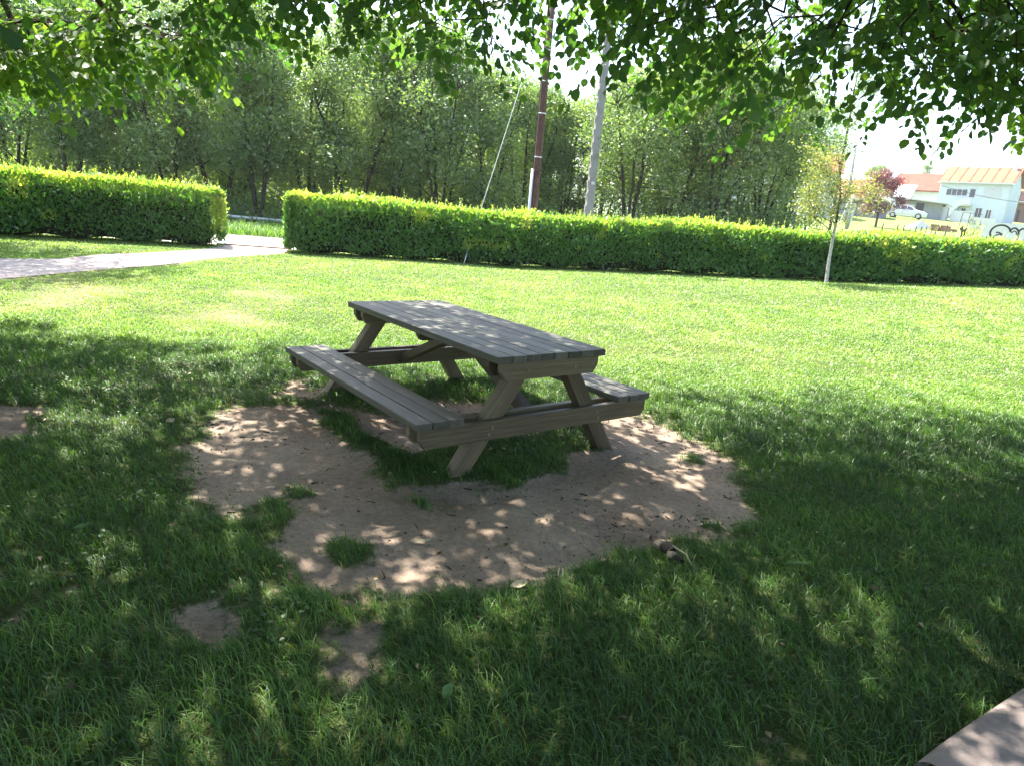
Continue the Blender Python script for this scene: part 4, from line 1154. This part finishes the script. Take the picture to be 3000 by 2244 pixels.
def car():
    Yd = 82.0; p0 = at(2650, 650, Yd); p0 = (p0[0], p0[1], max(p0[2], float(H(p0[0], p0[1])) + .02))
    o = empty('parked_car', p0, face_rot(2650, R(-3)), 'white hatchback car parked before the grey garage', 'car')
    # stations along x: (x, sill z, belt z, roof z, half width, roof half width)
    S_ = [(-2.15, .42, .72, .74, .70, .66), (-2.08, .30, .86, .95, .80, .66), (-1.85, .26, .93, 1.22, .85, .62), (-1.45, .26, .95, 1.42, .87, .62), (-.7, .26, .94, 1.49, .88, .63), (.1, .26, .93, 1.47, .88, .62),
          (.55, .26, .93, 1.33, .88, .62), (1.0, .26, .93, 1.02, .87, .66), (1.3, .26, .90, .94, .86, .70), (1.8, .27, .82, .85, .82, .68), (2.05, .30, .70, .72, .74, .6), (2.14, .40, .58, .60, .62, .5)]
    v = []; k = 8
    for x, a, b, c, w, rw in S_: v += [(x, -w * .96, a), (x, -w, (a + b) / 2), (x, -w * .97, b), (x, -rw, c), (x, rw, c), (x, w * .97, b), (x, w, (a + b) / 2), (x, w * .96, a)]
    f = [(i * k + j, i * k + (j + 1) % k, (i + 1) * k + (j + 1) % k, (i + 1) * k + j) for i in range(len(S_) - 1) for j in range(k)]
    f += [tuple(range(k)), tuple(range((len(S_) - 1) * k, len(S_) * k))]
    MB().add(v, f).build('body', M['carpaint'], o, smooth_sh=False)
    def side(pts, name, mat):
        for sy in (-1, 1):
            vv = []
            for x, z in pts:
                t = (z - .94) / (1.46 - .94); y = sy * (.862 - (.862 - .63) * t + .008); vv.append((x, y, z))
            MB().add(vv, [tuple(range(len(vv)))]).build(name, M[mat], o)
    side([(-.62, .98), (.0, .98), (.0, 1.40), (-.62, 1.42)], 'side_window', 'glass')
    side([(.06, .98), (.84, .98), (.50, 1.27), (.08, 1.39)], 'side_window', 'glass')
    side([(-1.55, 1.02), (-.68, .98), (-.68, 1.42), (-1.35, 1.36)], 'side_window', 'glass')
    MB().add([(1.02, -.6, 1.035), (1.02, .6, 1.035), (.57, .58, 1.325), (.57, -.58, 1.325)], [(0, 1, 2, 3)]).build('windscreen', M['glass'], o)
    for x in (-1.32, 1.30):
        for sy in (-1, 1):
            w = MB().tube([(x, sy * .72, .31), (x, sy * .90, .31)], .31, 20).build('wheel', M['tyre'], o)
            MB().tube([(x, sy * .895, .31), (x, sy * .908, .31)], .20, 14).build('rim', M['metal'], w)
    for sy in (-1, 1): MB().box(1.86, 2.08, sy * .55 - .14, sy * .55 + .14, .62, .74).build('headlight', M['shutter'], o)
    MB().box(2.02, 2.16, -.5, .5, .38, .50).build('grille', M['dark'], o)
car()
# purple plum tree, airy tree, distant trees and bush
PT = make_tree_meshes('plum', 41, 4.2, 1.7, 1, 380, .12, 34, 'plum', .20, .22, r0=.006, shape='oval', bark='bark', clump=1.2)
put_tree('plum_tree', PT, on_ground(2568, 56), .6, (1, 1, 1), 'purple leaved plum tree standing left of the white car')
AT = make_tree_meshes('poplar', 42, 9.5, 1.3, 1, 150, .13, 22, 'belt', .26, .35, r0=.007, shape='column', clump=1.3)
put_tree('poplar_tree', AT, on_ground(2435, 42, -.1), 1.0, (1.05, 1.05, 1.02), 'tall airy grey green tree rising behind the sapling')
FT = make_tree_meshes('spruce', 43, 9, 2.4, 1, 200, .5, 16, 'beltdark', .5, .12, r0=.02, shape='column')
BT_ = make_tree_meshes('bush', 44, 5, 3.0, 3, 260, .34, 18, 'beltdark', .45, .05, r0=.015, shape='oval')
p = at(2704, 560, 190); put_tree('spruce_tree', FT, (p[0], p[1], p[2] - 2.0), 0, (.9, .9, .95), 'pointed dark conifer on the skyline left of the blue house')
p = at(2725, 562, 180); put_tree('round_tree', BT_, (p[0], p[1], p[2] - 2), 1, (.9, .9, .9), 'rounded tree beside the skyline conifer')
p = at(2745, 562, 170); put_tree('round_tree', BT_, (p[0], p[1], p[2] - 2), 2, (1.0, 1.0, 1.05), 'rounded tree on the skyline touching the blue house roof')
p = at(2728, 612, 116); put_tree('bush', BT_, (p[0], p[1], p[2] - 1), 3, (1.0, 1.0, 1.0), 'leafy green bush between the red roof and the blue house', None, 'bush')
p = at(2565, 540, 170); put_tree('round_tree', BT_, (p[0], p[1], p[2] - 2), 4, (1.0, 1.0, 1.2), 'dark tree on the skyline behind the purple plum')
p = at(2978, 590, 150); put_tree('round_tree', BT_, (p[0], p[1], p[2] - 2), 5, (1.3, 1.3, 1.5), 'dark tree behind the right end of the blue house roof')

def street_lamp():
    b = on_ground(2476, 60); t = at(2507, 420, 60)
    o = empty('street_lamp', b, 0, 'dark leaning street lamp pole with a short pale arm right of the airy tree', 'street lamp')
    v = np.array(t) - np.array(b)
    MB().tube([(0, 0, -.3), tuple(v)], [.15, .12], 10).build('pole', M['greypost'], o, smooth_sh=True)
    r_ = np.array([math.cos(-.45), math.sin(-.45), 0])
    MB().tube([tuple(v * .93), tuple(v * .97 + r_ * .5), tuple(v * .97 + r_ * .9)], .04, 6).build('arm', M['metal'], o, smooth_sh=True)
    c = v * .97 + r_ * 1.15
    MB().box(c[0] - .35, c[0] + .35, c[1] - .15, c[1] + .15, c[2] - .06, c[2] + .06).build('lamp_head', M['metal'], o, bevel=.03)
street_lamp()
def draped_post():
    b = on_ground(2484, 46); t = at(2502, 572, 46); v = np.array(t) - np.array(b)
    o = empty('grey_post', b, 0, 'grey post with white sheeting draped behind it, right of the sapling', 'post')
    MB().tube([(0, 0, -.3), tuple(v)], [.13, .10], 10).build('shaft', M['greypost'], o, smooth_sh=True)
    h = v[2]
    MB().prism([(-.45, h * .15), (-.18, h * .75), (.0, h * .98), (.42, h * .72), (.40, h * .5), (.25, h * .12), (.12, h * .5), (-.12, h * .45)], .18, .22).build('sheeting', M['white'], o)
    b = on_ground(2323, 34); t = at(2330, 588, 34); h = t[2] - b[2]
    o = empty('grey_post', b, 0, 'short pale post with a flat cap left of the sapling', 'post')
    MB().tube([(0, 0, -.3), (0.05, 0, h - .1)], .07, 10).build('shaft', M['greypost'], o, smooth_sh=True)
    MB().box(-.28, .28, -.09, .09, h - .1, h).build('cap', M['metal'], o, bevel=.02)
draped_post()
for px, py, hp in [(2588, 690, 32), (2632, 692, 34), (2651, 694, 24), (2670, 696, 24), (2687, 698, 24), (2703, 700, 24), (2718, 700, 28), (2734, 702, 38), (2747, 700, 36), (2777, 704, 46)]:
    b = on_ground(px, 50); h = (py - (py - hp)) / px_m(px, 50) + .15
    zt = at(px, py - hp + 2, 50)[2]
    o = MB().tube([(0, 0, -.3), (random.uniform(.02, .06), 0, max(.5, zt - b[2]))], [.05, .04], 7).build('fence_post', M['fencepost'])
    o.location = b; tag(o, 'thin dark fence post in the meadow beyond the hedge', 'fence post', 'fence posts in the meadow')
def graffiti_wall():
    Yd = 46.0; p0 = at(2872, 700, Yd); zt = at(2885, 651, Yd)[2]
    z0 = float(H(p0[0], p0[1])); h = zt - z0
    o = empty('graffiti_wall', (p0[0], p0[1], z0), face_rot(2935, R(-2)), 'low white wall with black bubble letter graffiti at the right edge', 'wall')
    MB().prism([(0, -.3), (0, h * .72), (.35, h), (9, h), (9, -.3)], 0, .2).build('wall', M['white'], o)
    u = 1 / px_m(2935, Yd)      # metres per photo pixel
    def st(pts, w):             # photo pixels right of the wall end / below its top, drawn as a flat painted stroke
        P = [Vector((a * u, 0, h - b * u)) for a, b in pts]; mb = MB()
        for i in range(len(P)):
            t = (P[min(i + 1, len(P) - 1)] - P[max(i - 1, 0)]).normalized(); nn = Vector((-t.z, 0, t.x)) * w * u * .5
            mb.v += [tuple(P[i] + nn + Vector((0, -.004, 0))), tuple(P[i] - nn + Vector((0, -.004, 0)))]
        mb.f = [(2 * i, 2 * i + 1, 2 * i + 3, 2 * i + 2) for i in range(len(P) - 1)]
        return mb
    def arc(cx, cy, rx, ry, a0, a1, n=18): return [(cx + rx * math.cos(R(a0 + (a1 - a0) * k / n)), cy - ry * math.sin(R(a0 + (a1 - a0) * k / n))) for k in range(n + 1)]
    g = MB()
    for pts, w in [(arc(44, 28, 24, 22, 10, 235), 5), (arc(38, 34, 9, 7, -10, 120), 4), ([(33, 36), (42, 32), (50, 30)], 3.5), (arc(75, 32, 12, 20, 150, -40), 5), (arc(76, 30, 6, 10, 160, 0), 3),
                   (arc(95, 32, 11, 20, 150, -50), 5), (arc(118, 32, 14, 22, 160, -140), 5), (arc(119, 32, 6, 10, 170, -150), 3), ([(12, 42), (15, 48), (20, 53)], 6), (arc(140, 32, 11, 20, 150, -50), 5), (arc(160, 32, 11, 20, 150, -50), 5)]:
        s = st(pts, w); g.add(s.v, s.f)
    g.build('lettering', M['ink'], o)
graffiti_wall()
def far_scribble():
    Yd = 70.0; p0 = at(2808, 664, Yd); u = 1 / px_m(2830, Yd)
    o = empty('metal_frame', p0, face_rot(2840), 'thin dark metal frame standing before the white yard wall', 'frame')
    h = 40 * u; w = 52 * u
    MB().tube([(0, 0, -.8), (.12, 0, h)], .03, 6).tube([(.12, 0, h), (w, 0, h - .1)], .025, 6).tube([(w * .4, 0, -.8), (w * .42, 0, h)], .03, 6).tube([(0, 0, h * .45), (w * .4, 0, h * .45)], .02, 6).build('bars', M['dark'], o)
    MB().box(w * .45, w * 1.05, .3, .45, -1.2, h * .72).build('panel', M['white'], o)
    g = MB()
    for k in range(5):
        a = [(w * .5 + (k * .62 + .16 * math.cos(t)) * w * .18, .292, h * .38 + math.sin(t) * h * .18) for t in np.linspace(.5 + k, 4.6 + k * .6, 10)]
        g.tube(a, .02, 4)
    g.build('lettering', M['ink'], o)
far_scribble()
def heap():
    Yd = 60; p0 = at(2655, 668, Yd); z0 = float(H(p0[0], p0[1]))
    o = empty('rubble_heap', (p0[0], p0[1], z0 - .05), face_rot(2690), 'low heap with a white sheet and rusty rubble in the meadow before the car', 'rubble')
    MB().add([(-.3, 0, 0), (1.0, -.3, .75), (2.0, 0, .1), (1.0, .6, .1), (.6, -.7, 0)], [(0, 1, 4), (1, 2, 4), (0, 3, 1), (1, 3, 2), (0, 4, 2, 3)]).build('sheet', M['white'], o)
    mb = MB(); g = random.Random(3)
    for k in range(14):
        x = 1.2 + g.random() * 2.2; y = g.uniform(-.4, .5); s = g.uniform(.12, .35); mb.box(x, x + s * 1.6, y, y + s, 0, s * g.uniform(.8, 1.6) * (1.3 - abs(x - 2) * .4))
    mb.build('rubble', M['rust'], o)
    p0 = on_ground(2832, 47); o = empty('tree_stump', p0, 0, 'dark broken stump with a few green shoots left of the graffiti wall', 'stump')
    zt = at(2832, 664, 47)[2] - p0[2]
    MB().tube([(0, 0, -.2), (-.05, 0, zt * .55), (-.22, .05, zt * .8), (-.15, 0, zt)], [.16, .13, .1, .04], 9).tube([(-.02, 0, zt * .6), (.12, -.03, zt * .85)], [.09, .04], 7).build('wood', M['barkdark'], o, smooth_sh=True)
    g2 = np.random.default_rng(8); N = 420; P = np.stack([g2.normal(.55, .28, N), g2.normal(0, .2, N), zt * .7 + g2.normal(0, .35, N)], 1)
    V, Fc = stamp(OVAL_V, OVAL_F, P, frames(g2.normal(0, 1, (N, 3)), g2.normal(0, .6, (N, 3)) + np.array([0, 0, 1])), g2.uniform(.08, .16, N))
    link('shoots', mesh_np('shoots', V, [Fc], np.repeat(g2.random(N), 4)), [M['sapling']], o)
heap()
wire('overhead_cable', at(2760, 545, 95), at(3060, 600, 88), .03, 'cable', 'thin cable crossing the front of the blue house', .4, 'cable')
# low pale rail at the far side of the verge
ra = at(560, 640, 30.5); rb = at(860, 668, 30.5)
o = empty('guard_rail', (ra[0], ra[1], float(H(ra[0], ra[1]))), 0, 'low pale rail at the foot of the dark trees in the hedge gap', 'rail')
dv = np.array([rb[0] - ra[0], rb[1] - ra[1], 0]) * 1.6
MB().tube([(0, 0, .28), tuple(dv + np.array([0, 0, .28]))], .06, 8).build('rail', M['white'], o, smooth_sh=True)
for k in range(4):
    q_ = dv * (k + .3) / 4; MB().box(q_[0] - .05, q_[0] + .05, q_[1] + .03, q_[1] + .13, -.2, .30).build('post', M['greypost'], o)
# far hillside
hx = np.linspace(-500, 1300, 120); V = []; 
for k, (yy0, zz) in enumerate(((330, 0), (400, .6), (470, 1.0), (700, .8))):
    for x in hx: V.append((x, yy0, -2 + zz * (34 + 18 * fbm(np.array(x), np.array(1.0 * k), .004, 4, 3)) * float(smooth(-300, 300, x))))
i = np.arange(480).reshape(4, 120)
fh = np.stack([i[:-1, :-1], i[:-1, 1:], i[1:, 1:], i[1:, :-1]], -1).reshape(-1, 4)
tag(link('hills', mesh_np('hills', np.array(V), [fh], smooth_sh=True), [M['hill']]), 'low far hillside beyond the houses', 'hill', kind='structure')

# ------------------------------------------------------------------ small things on the ground
def curl_leaf(name, px, py, size, rz, mat, label, tilt=.25, asp=.5, lift=.035, cat='leaf', curl=.35):
    p = GH(px, py); x, y = p[0], p[1]; z = float(ground_z(np.array([x]), np.array([y]))[0])
    n, k = 7, 5; v = []
    for a in range(n):
        t = a / (n - 1); w = asp * size * math.sin(math.pi * min(.97, .06 + .9 * t)) * .5
        for b in range(k):
            s = (b / (k - 1) - .5) * 2; v.append(((t - .5) * size, s * w, curl * size * (.22 * (s * s) + .35 * (t - .5) ** 2)))
    f = [(a * k + b, a * k + b + 1, (a + 1) * k + b + 1, (a + 1) * k + b) for a in range(n - 1) for b in range(k - 1)]
    nv = len(v); v2 = v + [(a, b, c - .0012) for a, b, c in v]
    f2 = f + [tuple(reversed([i + nv for i in q])) for q in f]
    me = bpy.data.meshes.new(name); me.from_pydata(v2, [], f2); me.update()
    for q in me.polygons: q.use_smooth = True
    o = link(name, me, [M[mat]]); o.location = (x, y, z + lift); o.rotation_euler = (tilt, -tilt * .6, rz)
    return tag(o, label, cat)
curl_leaf('dry_leaf', 1520, 1725, .085, .4, 'deadleaf', 'pale dry leaf in the grass just below the bare earth')
curl_leaf('dry_leaf', 2335, 1676, .12, .1, 'paleleaf', 'narrow pale leaf lying alone in the shaded grass on the right', .1, .22)
curl_leaf('fallen_leaf', 1308, 2045, .06, 1.2, 'paleleaf', 'broad green leaf lying in the dark foreground grass', .45, .62, .04)
curl_leaf('dry_leaf', 242, 1565, .07, .8, 'paleleaf', 'pale leaf in the grass above the lower left bare patch', .2, .45)
curl_leaf('dry_leaf', 1235, 1572, .10, .2, 'deadleaf', 'dry leaf beside the large sunlit spot on the bare earth', .15, .3, .01)
curl_leaf('dry_leaf', 500, 1242, .06, 1.0, 'deadleaf', 'tiny cream leaf in the grass left of the bare earth', .3, .8)
def bark_curl():
    p = GH(1950, 1625); x, y = p[0], p[1]; z = float(ground_z(np.array([x]), np.array([y]))[0])
    o = empty('bark_curl', (x, y, z + .045), R(-62), 'dark crumpled curl of dead bark lying in the grass', 'bark')
    v = []; f = []
    for c0, ln, r0, yo, zo, tw in ((-.085, .085, .026, 0, 0, -30), (-.005, .075, .030, .008, .004, 10), (.075, .09, .022, -.006, -.004, -10), (.02, .05, .016, .035, -.012, 60)):
        n, k = 6, 8; o_ = len(v)
        for a in range(n):
            t = a / (n - 1); r_ = r0 * (.75 + .35 * math.sin(math.pi * t) + .08 * math.sin(7 * t + c0 * 90))
            for b in range(k):
                an = R(tw - 20 + 215 * b / (k - 1)); v.append((c0 + (t - .5) * ln + .006 * math.sin(b * 2.1), yo + r_ * math.cos(an), zo + r_ * math.sin(an)))
        q = [(o_ + a * k + b, o_ + a * k + b + 1, o_ + (a + 1) * k + b + 1, o_ + (a + 1) * k + b) for a in range(n - 1) for b in range(k - 1)]; f += q
    MB().add(v, f).build('shell', M['striped'], o, smooth_sh=True)
    MB().tube([(-.18, .02, -.01), (-.05, .035, .015), (.1, .04, .02), (.2, .02, -.02)], [.003, .004, .004, .002], 6).build('twig', M['deadleaf'], o, smooth_sh=True)
bark_curl()
def litter():
    g = np.random.default_rng(14); n = 1700
    x = g.uniform(-3.6, 3.2, n * 4); y = g.uniform(2.4, 6.4, n * 4); k = (dirt_mask(x, y) > .45) & (g.random(n * 4) < .25 + 1.2 * (fbm(x, y, 1.4, 3, 33) > .52)); x, y = x[k][:n], y[k][:n]
    n = len(x); z = ground_z(x, y) + .003; az = g.uniform(0, np.pi, n); l = g.uniform(.006, .05, n) * (g.random(n) < .15) + g.uniform(.004, .014, n)
    d = np.stack([np.cos(az), np.sin(az), g.normal(0, .12, n)], 1) * l[:, None]; A = np.stack([x, y, z], 1) - d / 2; B = A + d
    r_ = np.minimum(l * .42, g.uniform(.0015, .006, n)); V, Fc = segs(A, B, r_, r_ * .6, 5)
    me = mesh_np('litter', V, [Fc])
    tag(link('litter', me, [M['litter']]), 'dark crumbs, twigs and leaf scraps scattered on the bare earth', 'litter', kind='stuff')
litter()
def leaf_scraps():
    g = np.random.default_rng(15); n = 1500
    x = g.uniform(-4.5, 4.5, n); y = g.uniform(1.6, 6.8, n); d = dirt_mask(x, y)
    k = (np.abs(x) < .8 * y + .6) & (g.random(n) < .16 + .5 * ((d > .15) & (d < .8)) + .12 * (d > .8)) & (poly_sd(x, y, kerbpoly) > .03); x, y, d = x[k], y[k], d[k]; n = len(x)
    z = ground_z(x, y) + np.where(d > .6, .006, .03 + .02 * g.random(n))
    P = np.stack([x, y, z], 1); ax = np.append(g.normal(0, 1, (n, 2)), g.normal(0, .2, (n, 1)), 1); nor = g.normal(0, .35, (n, 3)) + np.array([0, 0, 1])
    V, Fc = stamp(FOLD_V * np.array([1, 1.2, 2.2]), FOLD_F, P, frames(ax, nor), g.uniform(.014, .045, n))
    tag(link('leaf_litter', mesh_np('leaf_litter', V, [Fc], np.repeat(g.random(n), 5)), [M['scrap']]), 'small dry brown leaf scraps in the shaded grass and on bare earth', 'leaf litter', kind='stuff')
    m_ = 130; cx = g.uniform(-4, 4.2, m_); cy_ = g.uniform(1.7, 6.5, m_); k = (dirt_mask(cx, cy_) < .12) & (poly_sd(cx, cy_, kerbpoly) > .2) & (fbm(cx, cy_, .7, 2, 61) > .46); cx, cy_ = cx[k], cy_[k]
    per = 55; N = len(cx) * per; r = np.repeat(g.uniform(.06, .2, len(cx)), per)
    x = np.repeat(cx, per) + g.normal(0, 1, N) * r; y = np.repeat(cy_, per) + g.normal(0, 1, N) * r
    P = np.stack([x, y, ground_z(x, y) + g.uniform(.02, .055, N)], 1)
    V, Fc = stamp(ROUND_V, ROUND_F, P, frames(g.normal(0, 1, (N, 3)) * np.array([1, 1, .2]), g.normal(0, .3, (N, 3)) + np.array([0, 0, 1])), g.uniform(.012, .024, N))
    tag(link('clover', mesh_np('clover', V, [Fc], np.repeat(np.clip(.25 + g.normal(0, .12, N), 0, 1), 9)), [M['grass']]), 'low clover leaves growing among the shaded grass', 'clover', kind='stuff')
leaf_scraps()

# ------------------------------------------------------------------ haze
hz = NT('thin added haze'); pv = hz.n('ShaderNodeVolumePrincipled'); pv.inputs['Color'].default_value = (.93, .96, 1, 1); pv.inputs['Density'].default_value = .0003  # added haze volume, lifts the dark tree belt in place of lens veil
pv.inputs['Anisotropy'].default_value = .2; hz.l(pv.outputs[0], hz.out.inputs['Volume'])
ho = MB().box(-2700, 2700, -61, 2700, -6, 60).build('haze', hz.m); tag(ho, 'thin pale haze added over the whole place to veil the dark tree belt', 'haze', kind='stuff')
# ------------------------------------------------------------------ light
sd = np.array([SUNH[0] * math.cos(ELEV), SUNH[1] * math.cos(ELEV), math.sin(ELEV)]); sd /= np.linalg.norm(sd)
sun_d = bpy.data.lights.new('sun', 'SUN'); sun_d.energy = 4.8; sun_d.angle = R(.53); sun_d.color = (1.0, .95, .86)
sun = bpy.data.objects.new('sun', sun_d); COL.objects.link(sun); sun.rotation_mode = 'QUATERNION'
sun.rotation_quaternion = Vector(sd).to_track_quat('Z', 'Y'); sun.location = (0, 0, 30)
w = bpy.data.worlds.new('World'); S.world = w; w.use_nodes = True; nt = w.node_tree; nt.nodes.clear()
sky = nt.nodes.new('ShaderNodeTexSky'); sky.sky_type = 'NISHITA'; sky.sun_disc = False; sky.sun_elevation = ELEV; sky.sun_rotation = math.atan2(SUNH[0], SUNH[1])
sky.dust_density = 2.5; sky.air_density = 1.0; sky.ozone_density = 1.0
bg = nt.nodes.new('ShaderNodeBackground'); bg.inputs[1].default_value = .14; wo = nt.nodes.new('ShaderNodeOutputWorld')
nt.links.new(sky.outputs[0], bg.inputs[0]); nt.links.new(bg.outputs[0], wo.inputs[0])
S.view_settings.view_transform = 'Standard'; S.view_settings.look = 'None'; S.view_settings.exposure = 2.25; S.view_settings.gamma = 1; S.view_settings.use_curve_mapping = False
cy = S.cycles
cy.volume_bounces = 0; cy.max_bounces = 7; cy.diffuse_bounces = 4; cy.glossy_bounces = 2; cy.transmission_bounces = 4; cy.transparent_max_bounces = 4
cy.sample_clamp_indirect = 6; cy.use_denoising = True
try: cy.denoiser = 'OPENIMAGEDENOISE'; cy.denoising_input_passes = 'RGB_ALBEDO_NORMAL'
except Exception: pass
